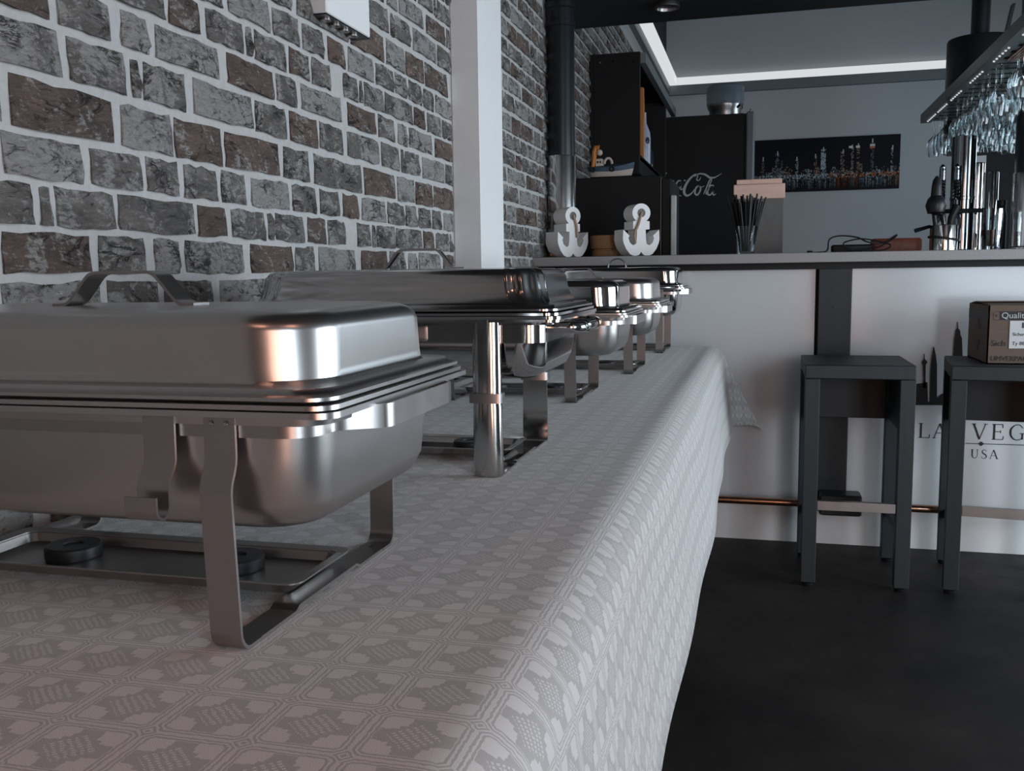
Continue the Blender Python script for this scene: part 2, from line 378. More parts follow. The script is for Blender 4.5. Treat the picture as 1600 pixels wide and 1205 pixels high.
frame('window_1', [(1.6, 1.66, -1.9, -1.78, .4, 2.3), (2.84, 2.9, -1.9, -1.78, .4, 2.3), (1.6, 2.9, -1.9, -1.78, .4, .46), (1.6, 2.9, -1.9, -1.78, 2.24, 2.3)])
frame('door_1', [(.35, .42, -1.9, -1.78, 0, 2.2), (1.08, 1.15, -1.9, -1.78, 0, 2.2), (.35, 1.15, -1.9, -1.78, 2.13, 2.2), (.35, 1.15, -1.9, -1.78, 0, .3)])
frame('window_2', [(3.37, 3.5, 1.3, 1.37, .35, 2.25), (3.37, 3.5, 2.77, 2.83, .35, 2.25), (3.37, 3.5, 4.23, 4.3, .35, 2.25), (3.37, 3.5, 1.3, 4.3, .35, .42), (3.37, 3.5, 1.3, 4.3, 2.18, 2.25)])
frame('added_window', [(3.37, 3.5, 6.7, 6.77, 1.2, 2.8), (3.37, 3.5, 8.23, 8.3, 1.2, 2.8), (3.37, 3.5, 6.7, 8.3, 1.2, 1.27), (3.37, 3.5, 6.7, 8.3, 2.73, 2.8)])  # unseen frame added around the back fill light

# white boxed-in pillar against the brick wall
MB_ = MB().cham(XW, -.902, 3.03, 3.31, 0, 2.47, .004)
tag(MB_.build('pipe_casing', 'white_paint'), 'white boxed-in pillar standing against the brick wall', 'pillar')

# ---- brick courses: one traced period of the wall, repeated
def wy(px, py):  # pixel on wall plane -> (y,z)
    d = fw + rt*((px-800)/FPX) - up*((py-602.5)/FPX); t = XW/d.x
    return (d*t).y, HC+(d*t).z
def ypx(px, z):
    py = 300
    for _ in range(6):
        y = wy(px, py)[0]; v = Vector((XW, y, z-HC)); py = 602.5-FPX*v.dot(up)/v.dot(fw)
    return y
rows = [
    (1.211, 1.269, 398, [(2, 142, 'red'), (153, 227, 'grey'), (241, 281, 'white'), (289, 380, 'white'), (391, 457.6, 'red'), (461, 491, 'grey'), (497, 555, 'white')]),
    (1.279, 1.336, 350, [(-22, 52, 'grey'), (61, 78, 'grey'), (85, 179, 'grey'), (184, 303, 'grey'), (308, 353, 'red'), (361, 414, 'grey'), (418, 425.5, 'grey'), (430, 475, 'grey'), (480, 509, 'red'), (512, 539.5, 'grey')]),
    (1.346, 1.404, 300, [(2, 130, 'white'), (139.5, 222, 'grey'), (228, 279, 'grey'), (286, 339, 'grey'), (345, 384, 'grey'), (392, 452, 'white'), (456, 494, 'grey'), (499, 530, 'grey'), (535, 560, 'red')]),
    (1.414, 1.482, 240, [(13.5, 176.6, 'red'), (187, 269, 'white'), (272, 346.5, 'red'), (350.7, 436, 'red'), (442, 483, 'grey'), (490, 564.5, 'grey')]),
    (1.497, 1.560, 170, [(105, 196, 'grey'), (204, 218, 'grey'), (223, 290, 'grey'), (301, 394.6, 'white'), (398, 447, 'grey'), (451.6, 495.6, 'red'), (499, 535, 'grey'), (542, 592, 'white')]),
]
PER, VDY, VDZ = 1.193, -.055, .362
cells = []
for z0, z1, pyr, br in rows:
    for a, b, k in br:
        f0 = ypx(a, (z0+z1)/2); f1 = ypx(b, (z0+z1)/2)
        cells.append((f0, f1, z0, z1, k))
def brick_mesh(y0, y1, z0, z1, rnd):
    """rock-faced brick: rough front, fuller and ragged at its foot"""
    n = 5 if (y1-y0) > .1 else (4 if (y1-y0) > .045 else 2); m = 3
    j = lambda s: (rnd.random()-.5)*s
    V = []; F = []
    for i in range(m+1):
        for k in range(n+1):
            e = (k in (0, n)) or (i in (0, m)); prof = (.0120, .0110, .0060, .0012)[i]
            x = XW + prof*(.38 if k in (0, n) else 1)*(rnd.uniform(.55, 1.1) if i == 0 else 1)+(rnd.uniform(-.003, .006) if not e else 0)
            y = y0+(y1-y0)*k/n+(j(.010) if k not in (0, n) else j(.005)); z = z0+(z1-z0)*(0, .24, .62, 1)[i]+(j(.010) if i not in (0, m) else j(.006))
            V.append((x, y, z))
    for i in range(m):
        for k in range(n):
            a = i*(n+1)+k
            F.append((a, a+1, a+n+2, a+n+1))
    per = [k for k in range(n+1)]+[i*(n+1)+n for i in range(1, m+1)]+[m*(n+1)+k for k in range(n-1, -1, -1)]+[i*(n+1) for i in range(m-1, 0, -1)]
    b0 = len(V)
    for p in per: V.append((XW-.004, V[p][1], V[p][2]+(.003 if p <= n else 0)))
    L = len(per)
    for i in range(L): F.append((per[(i+1) % L], per[i], b0+i, b0+(i+1) % L))
    return V, F
allb = []
rnd = random.Random(3)
def apx(y0, y1, z0, z1):
    def pj(y, z):
        v = Vector((XW, y, z-HC)); d = v.dot(fw)
        return (800+FPX*v.dot(rt)/d, 602.5-FPX*v.dot(up)/d) if d > .1 else None
    P = [pj(y, z) for y in (y0, y1) for z in (z0, z1)]
    if any(p is None for p in P): return 0
    x0, x1 = max(0, min(p[0] for p in P)), min(1600, max(p[0] for p in P)); a0, a1 = max(0, min(p[1] for p in P)), min(1205, max(p[1] for p in P))
    return max(0, x1-x0)*max(0, a1-a0)
for vv in range(-1, 6):
    for hh in range(-4, 9):
        for f0, f1, z0, z1, k in cells:
            y0 = f0+hh*PER+vv*VDY; y1 = f1+hh*PER+vv*VDY; a = z0+vv*VDZ; b = z1+vv*VDZ
            if y0 < YR+.02 or y1 > YB-.02 or a < .8: continue
            if b > (2.46 if y0 < YC-.12 else 3.0): continue
            if y0 >= 3.0 and y1 <= 3.33: continue
            if y0 < 3.03 < y1: y1 = 3.026
            if y0 < 3.31 < y1: y0 = 3.314
            if y1-y0 < .012: continue
            s = apx(y0, y1, a, b)
            if 3.3 < y0 < 5.3 and a < 1.25: s *= .1
            allb.append((s, y0, y1, a, b, k))
allb.sort(key=lambda t: -t[0])
rest = {k: MB() for k in ('red', 'grey', 'white')}; rest_seed = {k: [] for k in rest}
for i, (s, y0, y1, a, b, k) in enumerate(allb):
    V, F = brick_mesh(y0+.001, y1-(.004 if y1-y0 > .04 else .001), a, b, rnd); sd = rnd.random()
    if i < 300:
        me = bpy.data.meshes.new('brick'); me.from_pydata(V, [], F); me.materials.append(M['brick_'+k])
        at_ = me.attributes.new('seed', 'FLOAT', 'FACE'); at_.data.foreach_set('value', [sd]*len(F))
        o = bpy.data.objects.new('brick', me); COL.objects.link(o); o.parent = wall_left
        me.transform(Matrix.Translation(-WORLD['wall_left']))
    else:
        rest[k].add(V, F); rest_seed[k] += [sd]*len(F)
big = MB(); seeds = []
for mi, k in enumerate(('red', 'grey', 'white')):
    big.cur = mi; big.add(rest[k].v, rest[k].f); seeds += rest_seed[k]
ro = big.build('far_bricks', ['brick_red', 'brick_grey', 'brick_white'], wall_left, smooth=0); ro['kind'] = 'stuff'
at_ = ro.data.attributes.new('seed', 'FLOAT', 'FACE'); at_.data.foreach_set('value', seeds)

# ------------------------------------------------------------------ buffet table and its cloth
T = .885
TX0, TX1, TY0, TY1 = -.895, -.165, .12, 4.13
tb = empty('buffet_table', ((TX0+TX1)/2, (TY0+TY1)/2, 0), 'long buffet table hidden under the patterned tablecloth', 'table')
MB().cham(TX0, TX1-.06, TY0, TY1-.06, T-.035, T-.007, .004).build('tabletop', 'table', tb)
for x in (TX0+.05, TX1-.16):
    for y in (TY0+.06, (TY0+TY1)/2, TY1-.1):
        MB().cham(x-.02, x+.02, y-.02, y+.02, 0, T-.035, .003).build('leg', 'dark_metal', tb)

def cloth():
    R = .060; DROP = .335; sx = []
    x = 0; W = TX1-TX0
    sx = [W*i/24 for i in range(25)][:-1]
    s = W-R*.35
    edge = [W-.045+i*.0125 for i in range(12)]
    sx = [v for v in sx if v < W-.055]+edge+[W+.10+i*(DROP-.10)/8 for i in range(1, 9)]
    Lt = TY1-TY0
    ty = [Lt*i/120 for i in range(118)]+[Lt-.04+i*.0125 for i in range(10)]+[Lt+.0725+.02+i*(DROP-.10)/8 for i in range(0, 9)]
    V = []; UV = []; rn = random.Random(5)
    def drop1(d, R=R):
        """distance past the edge -> (out, down) along a rounded shoulder"""
        if d <= 0: return (d, 0)
        q = R*PI/2
        if d < q: return (R*math.sin(d/R), R*(1-math.cos(d/R)))
        return (R+(d-q)*.13, R+(d-q)*.991)
    for t in ty:
        for s in sx:
            ds = s-(W-R*.7); dt = t-(Lt-R*.7)
            yy = TY0+t
            if ds > 0 and dt > 0:
                rho = math.hypot(ds, dt); ph = math.atan2(dt, ds)
                o, dn = drop1(rho); fl = math.sin(2*ph)**2
                extra = max(0, rho-.06)*.42*fl
                o += extra; dn = max(0, dn-extra*.35)
                X = TX0+W-R*.7+o*math.cos(ph); Y = TY0+Lt-R*.7+o*math.sin(ph); Z = -dn
            elif ds > 0:
                o, dn = drop1(ds); X = TX0+W-R*.7+o; Y = yy; Z = -dn
                k = min(1, dn/.12); X += k*(.005*math.sin(yy*3.1+.6)+.003*math.sin(yy*8.7))
            elif dt > 0:
                o, dn = drop1(dt); X = TX0+s; Y = TY0+Lt-R*.7+o; Z = -dn
                k = min(1, dn/.12); Y += k*.006*math.sin(X*11)
            else:
                X = TX0+s; Y = yy; Z = 0
                # soft creases running along the edge of the top
                e = (X-TX1+.09)/.03; far = max(0, min(1, (yy-1.6)/1.6))
                Z = -.0045*math.exp(-e*e)*far
            V.append((X, Y, T+Z)); UV.append((X0U+s, yy) if True else 0)
    n = len(sx); F = [(i*n+j, i*n+j+1, (i+1)*n+j+1, (i+1)*n+j) for i in range(len(ty)-1) for j in range(n-1)]
    me = bpy.data.meshes.new('tablecloth'); org = Vector(((TX0+TX1)/2, (TY0+TY1)/2, T))
    me.from_pydata([tuple(Vector(p)-org) for p in V], [], F)
    ul = me.uv_layers.new(name='UVMap')
    for lp in me.loops: ul.data[lp.index].uv = UV[lp.vertex_index]
    me.materials.append(M['cloth']); me.polygons.foreach_set('use_smooth', [True]*len(F))
    o = bpy.data.objects.new('tablecloth', me); COL.objects.link(o); o.location = org
    sm = o.modifiers.new('thickness', 'SOLIDIFY'); sm.thickness = .0012; sm.offset = -1
    return o
X0U = TX0+.635+.0745*20   # woven grid lines fall at x = -0.635, -0.56, ...
tag(cloth(), 'white damask tablecloth woven with squares, draped along the buffet', 'tablecloth')

# ------------------------------------------------------------------ chafing dishes
def strap_handle(mb, cx, cy, z, half_b, half_t, h, wd, th=.003):
    mb.strap(fillet([(cx-half_b-.018, cy, z+.001), (cx-half_b, cy, z+.001), (cx-half_t, cy, z+h), (cx+half_t, cy, z+h), (cx+half_b, cy, z+.001), (cx+half_b+.018, cy, z+.001)], .008, 4), (0, 1, 0), wd, th)

def chafer(label, cx, cy, L, Wd, zr, zt, zp, lidmat, panmat, framemat, style, lx):
    """zr rim, zt lid top, zp pan bottom: heights above the cloth; lx half distance between legs"""
    e = empty('chafing_dish', (cx, cy, T), label, 'chafing dish', 'chafing dishes along the buffet table')
    hx, hy = L/2, Wd/2
    R3 = lambda a, b, r, z, n=6: [(cx+p, cy+q, T+z) for p, q in rrect(a, b, r, n)]
    # water pan with its flange
    wp = MB()
    wp.loft([R3(hx+.004, hy+.004, .02, zr-.011), R3(hx+.004, hy+.004, .02, zr-.006), R3(hx-.012, hy-.012, .03, zr-.007), R3(hx-.014, hy-.014, .03, zr-.02)], False, False)
    d = .004
    wp.loft([R3(hx-.026, hy-.022, .045, zr-.012), R3(hx-.028, hy-.024, .045, zr-.05), R3(hx-.028-d, hy-.024-d, .047, zp+.028), R3(hx-.036-d, hy-.032-d, .047, zp+.011), R3(hx-.050-d, hy-.046-d, .043, zp+.003), R3(hx-.072-d, hy-.068-d, .03, zp)], False, True)
    wp.build('water_pan', panmat, e, smooth=50)
    # food pan rim
    MB().loft([R3(hx-.01, hy-.01, .025, zr-.006), R3(hx, hy, .022, zr-.005), R3(hx, hy, .022, zr-.001), R3(hx-.03, hy-.03, .03, zr-.001)], False, False).build('food_pan', panmat, e)
    # lid
    lid = MB(); h = zt-zr; n = 8
    ft = hx-.002
    rings = [R3(ft-.004, hy-.006, .024, zr+.000, n), R3(ft, hy-.002, .026, zr+.002, n), R3(ft, hy-.002, .026, zr+.005, n), R3(ft-.008, hy-.010, .028, zr+.007, n), R3(ft-.010, hy-.012, .028, zr+.011, n), R3(ft-.022, hy-.022, .050, zr+.012, n), R3(ft-.0255, hy-.0255, .058, zr+.015, n)]
    if style == 'fancy':   # scalloped, rippled corners
        n = 14
        def RP(a, b, r, z, amp):
            o = []
            for cxx, cyy, a0 in ((a-r, b-r, 0), (-a+r, b-r, 90), (-a+r, -b+r, 180), (a-r, -b+r, 270)):
                for k in range(n+1):
                    t = k/n; an = math.radians(a0+90*t); rr = r-amp*(.5-.5*math.cos(2*PI*3*t))
                    o.append((cx+cxx+rr*math.cos(an), cy+cyy+rr*math.sin(an), T+z))
            return o
        rings = [RP(ft-.004, hy-.006, .024, zr, 0), RP(ft, hy-.002, .026, zr+.002, 0), RP(ft, hy-.002, .026, zr+.005, 0), RP(ft-.008, hy-.010, .028, zr+.007, 0), RP(ft-.010, hy-.012, .028, zr+.011, 0), RP(ft-.022, hy-.022, .032, zr+.012, 0)]
        rings += [RP(ft-.024, hy-.024, .05, zr+.015, .003), RP(ft-.029, hy-.028, .055, zr+.024, .005), RP(ft-.033, hy-.031, .055, zr+h*.55, .006), RP(ft-.036, hy-.034, .054, zr+h*.82, .006), RP(ft-.043, hy-.041, .05, zr+h*.94, .005), RP(ft-.054, hy-.052, .045, zr+h*.985, .003), RP(ft-.075, hy-.075, .03, zr+h, 0)]
    else:
        rings += [R3(ft-.0258, hy-.0258, .060, zr+h*.30, n), R3(ft-.0268, hy-.0268, .062, zr+h*.76, n), R3(ft-.0290, hy-.0290, .062, zr+h*.85, n), R3(ft-.0345, hy-.0345, .062, zr+h*.93, n), R3(ft-.043, hy-.043, .060, zr+h*.977, n), R3(ft-.054, hy-.054, .056, zr+h*.996, n), R3(ft-.075, hy-.075, .035, zr+h, n)]
    lid.loft(rings, False, True)
    lo = lid.build('lid', lidmat, e, smooth=50)
    hb = MB()
    if style == 'ring':
        pts = [(cx+.037*math.cos(a), cy, T+zt+.036*math.sin(a)) for a in [PI*k/14 for k in range(15)]]
        hb.tube([(cx+.037, cy, T+zt-.001)]+pts+[(cx-.037, cy, T+zt-.001)], .0035, 8)
    elif style == 'fancy':
        strap_handle(hb, cx, cy, T+zt, .062, .036, .034, .012, .004)
    else: strap_handle(hb, cx, cy, T+zt, .066, .037, .034, .028)
    hb.build('handle', framemat, lo)
    # frame rail: a band all the way round; at the ends it bows out as a carrying handle
    rh = .021 if style != 'fancy' else .038
    z1 = zr-.010; z0 = z1-rh; bx, by = hx-.026, hy-.017
    pts = []
    base = rrect(bx, by, .03, 5)
    for i, (p, q) in enumerate(base):
        pts.append((p, q))
        p2, q2 = base[(i+1) % len(base)]
        dd = math.hypot(p2-p, q2-q); m = int(dd/.008)
        for k in range(1, m): pts.append((p+(p2-p)*k/m, q+(q2-q)*k/m))
    def bow(p, q):
        if style == 'fancy': return p
        if abs(p) < bx-.002: return p
        a = abs(q); w0, w1 = .082, .118
        k = 1 if a < w0 else (0 if a > w1 else .5+.5*math.cos((a-w0)/(w1-w0)*PI))
        return p+math.copysign(.040*k, p)
    MB().band([(cx+bow(p, q), cy+q) for p, q in pts], T+z0, T+z1, .0025).build('frame_rail', framemat, e, smooth=50)
    if style == 'fancy':
        rim = MB().loft([R3(hx-.024, hy-.015, .03, zr-.015), R3(hx+.002, hy+.002, .02, zr-.015), R3(hx+.002, hy+.002, .02, zr-.011), R3(hx-.024, hy-.015, .03, zr-.011)], False, False)
        rim.build('rim_frame', framemat, e)
        for s1 in (-1, 1):   # tubular end handle on two sockets
            x0 = cx+s1*(bx-.004); x1 = cx+s1*(bx+.045); zz = T+z1-.017
            ho = MB().tube(fillet([(x0, cy-.085, zz), (x1, cy-.085, zz), (x1, cy+.085, zz), (x0, cy+.085, zz)], .022, 6), .0095, 12).build('end_handle', 'polish', e)
            for s2 in (-1, 1):
                MB().tube([(x1-s1*.014, cy+s2*.062, zz), (x1-s1*.0, cy+s2*.055, zz), (x1, cy+s2*.048, zz)], .0115, 12).build('socket_ring', 'polish', ho)
        # embossed plate on the front of the rail
        fy = cy-by
        MB().loft([[(cx-.03+p, fy-.001, T+(z0+z1)/2-.004+q) for p, q in rrect(.10, .013, .004, 2)], [(cx-.03+p, fy-.003, T+(z0+z1)/2-.004+q) for p, q in rrect(.095, .010, .003, 2)]]).build('name_plate', 'dull', e)
    # legs, foot straps
    lw = .029 if style != 'fancy' else .046
    for s1 in (-1, 1):
        x = cx+s1*lx
        for s2 in (-1, 1):
            y = cy+s2*(by+.003); yf = cy+s2*(by-.004)
            lg = MB()
            if style == 'fancy':
                prof = lambda z, g: [(x+g*.023*math.sin(a), y+s2*(.004+.013*g*math.cos(a)), T+z) for a in [(-PI/2+PI*k/8) for k in range(9)]]+[(x+g*.023, y-s2*.001, T+z), (x-g*.023, y-s2*.001, T+z)]
                lg.loft([prof(z1, .98), prof(.115, .98), prof(.110, 1), prof(.02, 1.04), prof(.006, 1.04), prof(.001, 1.0)])
                lo2 = lg.build('leg', framemat, e, smooth=40)
                MB().loft([[(x+p, y+s2*.005+q, T+z) for p, q in rrect(.026, .016, .006, 2)] for z in (.118, .133)]).build('collar', 'dull', lo2)
            else:
                lg.strap(fillet([(x, y, T+z1+.001), (x, y+s2*.0005, T+z0-.022), (x, y+s2*.011, T+z0-.040), (x+s1*0, yf+s2*.012, T+.012), (x, yf+s2*.004, T+.002), (x, yf-s2*.02, T+.002)], .010, 4), (1, 0, 0), lw, .003)
                lo2 = lg.build('leg', framemat, e, smooth=40)
                for k in (-1, 1):
                    rv = MB(); c = Vector((x+k*.007, y+s2*.0022, T+(z0+z1)/2+.002))
                    rv.loft([[c+Vector((.0024*math.cos(a), s2*.0, .0024*math.sin(a))) for a in [2*PI*j/8 for j in range(8)]], [c+Vector((.0014*math.cos(a), s2*.0012, .0014*math.sin(a))) for a in [2*PI*j/8 for j in range(8)]]], False, True)
                    rv.build('rivet', 'polish', lo2)
        MB().strap(fillet([(x, cy-by+.012, T+.002), (x, cy-.072, T+.002), (x, cy-.066, T+.006), (x, cy+.066, T+.006), (x, cy+.072, T+.002), (x, cy+by-.012, T+.002)], .004, 2), (1, 0, 0), lw*.95, .003).build('foot_strap', framemat, e)
    # burner tray resting across the foot straps
    tw, tl = .060, lx+.006
    tr = MB()
    def trr(a, b, z, r): return [(cx+p, cy+.005+q, T+z) for p, q in rrect(a, b, r, 3)]
    tr.loft([trr(tl-.03, tw-.022, .0085, .01), trr(tl-.016, tw-.010, .0095, .012), trr(tl-.012, tw-.006, .020, .012), trr(tl+.002, tw+.004, .022, .014), trr(tl+.002, tw+.004, .0235, .014), trr(tl-.010, tw-.004, .0215, .012), trr(tl-.014, tw-.008, .011, .012), trr(tl-.03, tw-.022, .0100, .01)], True, True)
    to = tr.build('burner_tray', framemat, e, smooth=40)
    for s1 in (-1, 1):
        bh = MB().lathe([(.029, 0), (.030, .003), (.030, .013), (.028, .015), (.012, .015), (.011, .013)], (cx+s1*lx*.50, cy+.012, T+.0102), 20, True, True)
        bo = bh.build('burner_holder', 'can', e, smooth=40)
    if style == 'plain_hook':
        hk = MB(); x = cx+lx-.040-.017; y = cy-by-.004
        hk.strap(fillet([(x, y, T+z1-.001), (x, y-.001, T+z0-.022), (x, y-.013, T+z0-.040), (x, y-.013, T+z0-.060), (x, y-.020, T+z0-.067), (x, y-.030, T+z0-.062), (x, y-.030, T+z0-.046)], .005, 4), (1, 0, 0), .030, .0025)
        hk.build('lid_hook', framemat, e, smooth=40)
    return e

chafer('satin steel chafing dish nearest the camera, flat strap handle on its lid', -.634, .845, .615, .356, .215, .289, .096, 'satin', 'satin', 'dull', 'plain_hook', .202)
chafer('polished chafing dish on ribbed half-round legs, second from the camera', -.580, 1.560, .565, .345, .258, .327, .148, 'lid2', 'polish', 'posts', 'fancy', .168)
chafer('mirror-polished chafing dish in the middle of the row of five', -.605, 2.405, .59, .345, .222, .300, .112, 'polish', 'satin', 'dull', 'plain', .157)
chafer('small satin steel chafing dish, second from the bar end', -.590, 3.090, .58, .345, .222, .300, .118, 'satin', 'satin', 'dull', 'plain', .190)
chafer('chafing dish with a wire ring on its lid, closest to the bar', -.578, 3.885, .575, .345, .262, .340, .145, 'polish', 'polish', 'dull', 'ring', .192)

# ------------------------------------------------------------------ the bar
BP, BZ0, BZ1 = 4.264, 1.236, 1.277
BXR = 2.6
bar = empty('bar_counter', (.6, 4.45, 0), 'long bar with white glossy front panels and grey stone top', 'bar')
MB().cham(XW, BXR, 4.15, 4.75, BZ0, BZ1, .002).build('worktop', 'stone', bar)
MB().box(XW, BXR, 4.235, 4.70, BZ0-.028, BZ0).build('shadow_gap_strip', 'black_lam', bar, smooth=0)  # black strip drawn in place of the shadow gap under the worktop
px1, px2 = .236, .372
MB().box(XW, px1-.012, BP, BP+.03, .165, 1.21).build('front_panel', 'panel', bar, smooth=0)
MB().box(px2, 1.62, BP, BP+.03, .165, 1.21).build('front_panel', 'panel', bar, smooth=0)
MB().box(1.76, BXR, BP, BP+.03, .165, 1.21).build('front_panel', 'panel', bar, smooth=0)
MB().box(XW, BXR, BP+.004, BP+.03, 0, .165).build('plinth', 'white_paint', bar, smooth=0)
for a, b in ((px1, px2), (1.62, 1.76)):
    po = MB().cham(a, b, BP-.022, BP+.03, .165 if a > 1 else .165, 1.21, .003).build('post', 'ebony', bar)
    mb = MB(); c = Vector(((a+b)/2, BP-.0225, 1.045)); mb.loft([[c+Vector((.006*math.cos(t), d, .006*math.sin(t))) for t in [2*PI*j/10 for j in range(10)]] for d in (0, -.003)]); mb.build('screw', 'black_metal', po)
    MB().cham(a+.02, b+.055, BP-.13, BP-.022, .16, .25, .006).build('rail_bracket', 'black_metal', bar)
MB().box(XW, BXR, BP+.03, 4.70, 0, BZ0-.028).build('carcass', 'black_lam', bar, smooth=0)
MB().tube([(XW+.01, BP-.09, .20), (BXR, BP-.09, .20)], .017, 14).build('foot_rail', 'brass', bar)

# lettering and skyline decal on the second panel
fp = lambda u, v, w=0: (u, BP-.0008-w*.001, v)
dec = empty('skyline_decal', (1.0, BP-.001, .4), 'black skyline decal reading LAS VEGAS USA on bar front', 'decal')
def P2(x, y):
    v = at(x, y, BP); return (v.x, v.z)
def decpoly(pts, name='silhouette'):
    mb = MB(); mb.prism([P2(*p) for p in pts], fp, .6); return mb.build(name, 'ink', dec, smooth=0)
decpoly([(1456, 556), (1458, 542), (1459.5, 542), (1462.5, 556), (1464, 570), (1464, 628), (1453, 628), (1454.5, 570)], 'obelisk_tower')
decpoly([(1443.6, 553), (1444.6, 553), (1445, 561), (1449, 565), (1448, 568), (1446.5, 570), (1446, 592), (1447, 606), (1441.5, 606), (1443, 592), (1442, 570), (1440, 568), (1440.5, 565), (1443.2, 561)], 'observation_tower')
decpoly([(1495.6, 503), (1496.6, 503), (1497.2, 513), (1500, 516), (1501, 524), (1503, 528), (1504, 556), (1504, 628), (1489, 628), (1489, 556), (1491, 528), (1492, 524), (1493, 516), (1495.2, 513)], 'stepped_tower')
decpoly([(1431, 600), (1440, 599), (1449, 597), (1450, 628), (1431, 628)], 'city_block')
decpoly([(1464, 622), (1472, 615), (1480, 620), (1489, 614), (1489, 628), (1464, 628)], 'city_block')
decpoly([(1504, 590), (1530, 588), (1532, 560), (1560, 558), (1562, 580), (1600, 578), (1640, 560), (1645, 628), (1504, 628)], 'city_block')
decpoly([(1425, 628), (1650, 628), (1650, 633), (1425, 633)], 'ground_line')
def serif(chars, x0, zb, cap, adv, parent, name):
    """drawn serif capitals: (thick/thin strokes plus serifs)"""
    mb = MB(); x = x0; k = cap
    def bar_(u0, v0, u1, v1, wd):
        ribbon(mb, [(x+u0*k, zb+v0*k), (x+(u0+u1)/2*k, zb+(v0+v1)/2*k), (x+u1*k, zb+v1*k)], [wd*k]*3, fp)
    for ch in chars:
        if ch == 'L': bar_(.18, 0, .18, 1, .12); bar_(.05, .02, .72, .02, .05); bar_(.70, .02, .74, .25, .05); bar_(.05, .98, .32, .98, .04); wdt = .80
        elif ch == 'A': bar_(.08, 0, .42, 1, .05); bar_(.42, 1, .80, 0, .12); bar_(.20, .36, .64, .36, .05); bar_(-.02, .02, .2, .02, .04); bar_(.66, .02, .94, .02, .04); wdt = .92
        elif ch == 'V': bar_(.10, 1, .46, 0, .12); bar_(.46, 0, .80, 1, .05); bar_(-.02, .98, .24, .98, .04); bar_(.68, .98, .92, .98, .04); wdt = .90
        elif ch == 'E': bar_(.18, 0, .18, 1, .12); bar_(.05, .02, .70, .02, .05); bar_(.05, .98, .68, .98, .05); bar_(.18, .52, .55, .52, .05); bar_(.69, .02, .72, .24, .05); bar_(.66, .98, .68, .76, .05); bar_(.55, .42, .55, .62, .04); wdt = .80
        elif ch in 'SG':
            if ch == 'S': ribbon(mb, [(x+u*k, zb+v*k) for u, v in ((.54, .80), (.42, .97), (.22, .95), (.12, .76), (.24, .58), (.46, .44), (.56, .24), (.42, .04), (.20, .03), (.08, .22))], [.04*k, .05*k, .07*k, .09*k, .12*k, .12*k, .09*k, .07*k, .05*k, .04*k], fp); wdt = .66
            else:
                ribbon(mb, [(x+u*k, zb+v*k) for u, v in ((.80, .78), (.62, .97), (.36, .96), (.14, .74), (.10, .5), (.15, .24), (.36, .04), (.62, .04), (.78, .16))], [.04*k, .05*k, .06*k, .10*k, .12*k, .10*k, .06*k, .05*k, .05*k], fp)
                bar_(.78, .06, .78, .44, .10); bar_(.62, .44, .92, .44, .04); wdt = .98
        elif ch == 'U': ribbon(mb, [(x+u*k, zb+v*k) for u, v in ((.18, 1), (.18, .5), (.20, .2), (.40, .03), (.62, .12), (.70, .4), (.70, 1))], [.12*k, .12*k, .1*k, .06*k, .05*k, .05*k, .05*k], fp); bar_(.04, .98, .32, .98, .04); bar_(.60, .98, .82, .98, .04); wdt = .88
        elif ch == ' ': wdt = .35
        x += (wdt+adv)*k
    return mb.build(name, 'ink', parent, smooth=0)
zL = P2(1433, 684)[1]; capL = P2(1433, 661)[1]-zL
serif('LAS', P2(1434, 684)[0], zL, capL, .12, dec, 'letters')
serif('VEGAS', P2(1518, 683)[0], zL+.001, capL*1.04, .22, dec, 'letters')
zU = P2(1516, 716)[1]; serif('USA', P2(1516, 716)[0], zU, P2(1516, 702)[1]-zU, .18, dec, 'letters')
zl = P2(1550, 694)[1]; cxd = P2(1533, 694)[0]
MB().prism([(cxd-.06, zl-.0015), (1.62, zl-.0015), (1.62, zl+.0015), (cxd-.06, zl+.0015)], fp, .6).build('rule', 'ink', dec, smooth=0)
MB().prism([(cxd-.012, zl), (cxd, zl-.010), (cxd+.012, zl), (cxd, zl+.010)], fp, .8).build('diamond', 'ink', dec, smooth=0)

# ------------------------------------------------------------------ bar stools
def stool(x0, y0, label):
    w_, dp, h = .386, .44, .853; lg = .053
    e = empty('bar_stool', (x0+w_/2, y0+dp/2, 0), label, 'bar stool', 'bar stools at the bar')
    MB().cham(x0, x0+w_, y0, y0+dp, h-.052, h, .003).build('seat', 'ebony', e)
    for i, x in enumerate((x0, x0+w_-lg)):
        for y in (y0, y0+dp-lg):
            lo = MB().cham(x, x+lg, y, y+lg, .016, h-.052, .002).build('leg', 'ebony', e)
            MB().lathe([(.020, 0), (.022, .004), (.022, .010), (.014, .016)], (x+lg/2, y+lg/2, 0), 14).build('glide', 'dark_metal', lo)
    yb_ = y0+dp-.04
    MB().cham(x0+lg, x0+w_-lg, yb_-.012, yb_+.012, .60, h-.052, .002).build('apron', 'ebony', e)
    for x in (x0+.02, x0+w_-.044): MB().cham(x, x+.024, y0+lg, y0+dp-lg, .60, h-.052, .002).build('apron', 'ebony', e)
    ru = MB().cham(x0+lg, x0+w_-lg, y0+.012, y0+.042, .298, .330, .002).build('foot_rung', 'ebony', e)
    MB().box(x0+lg+.002, x0+w_-lg-.002, y0+.008, y0+.030, .300, .3345).build('rung_guard', 'dull', ru, smooth=0)
    for x in (x0+.02, x0+w_-.044): MB().cham(x, x+.024, y0+lg, y0+dp-lg, .20, .23, .002).build('side_rung', 'ebony', e)
    return e
stool(.164, 3.65, 'empty dark wooden bar stool nearer the buffet table')
s2_ = stool(.694, 3.65, 'dark wooden bar stool carrying the cardboard box')
s2_.rotation_euler.z = math.radians(-6.5)

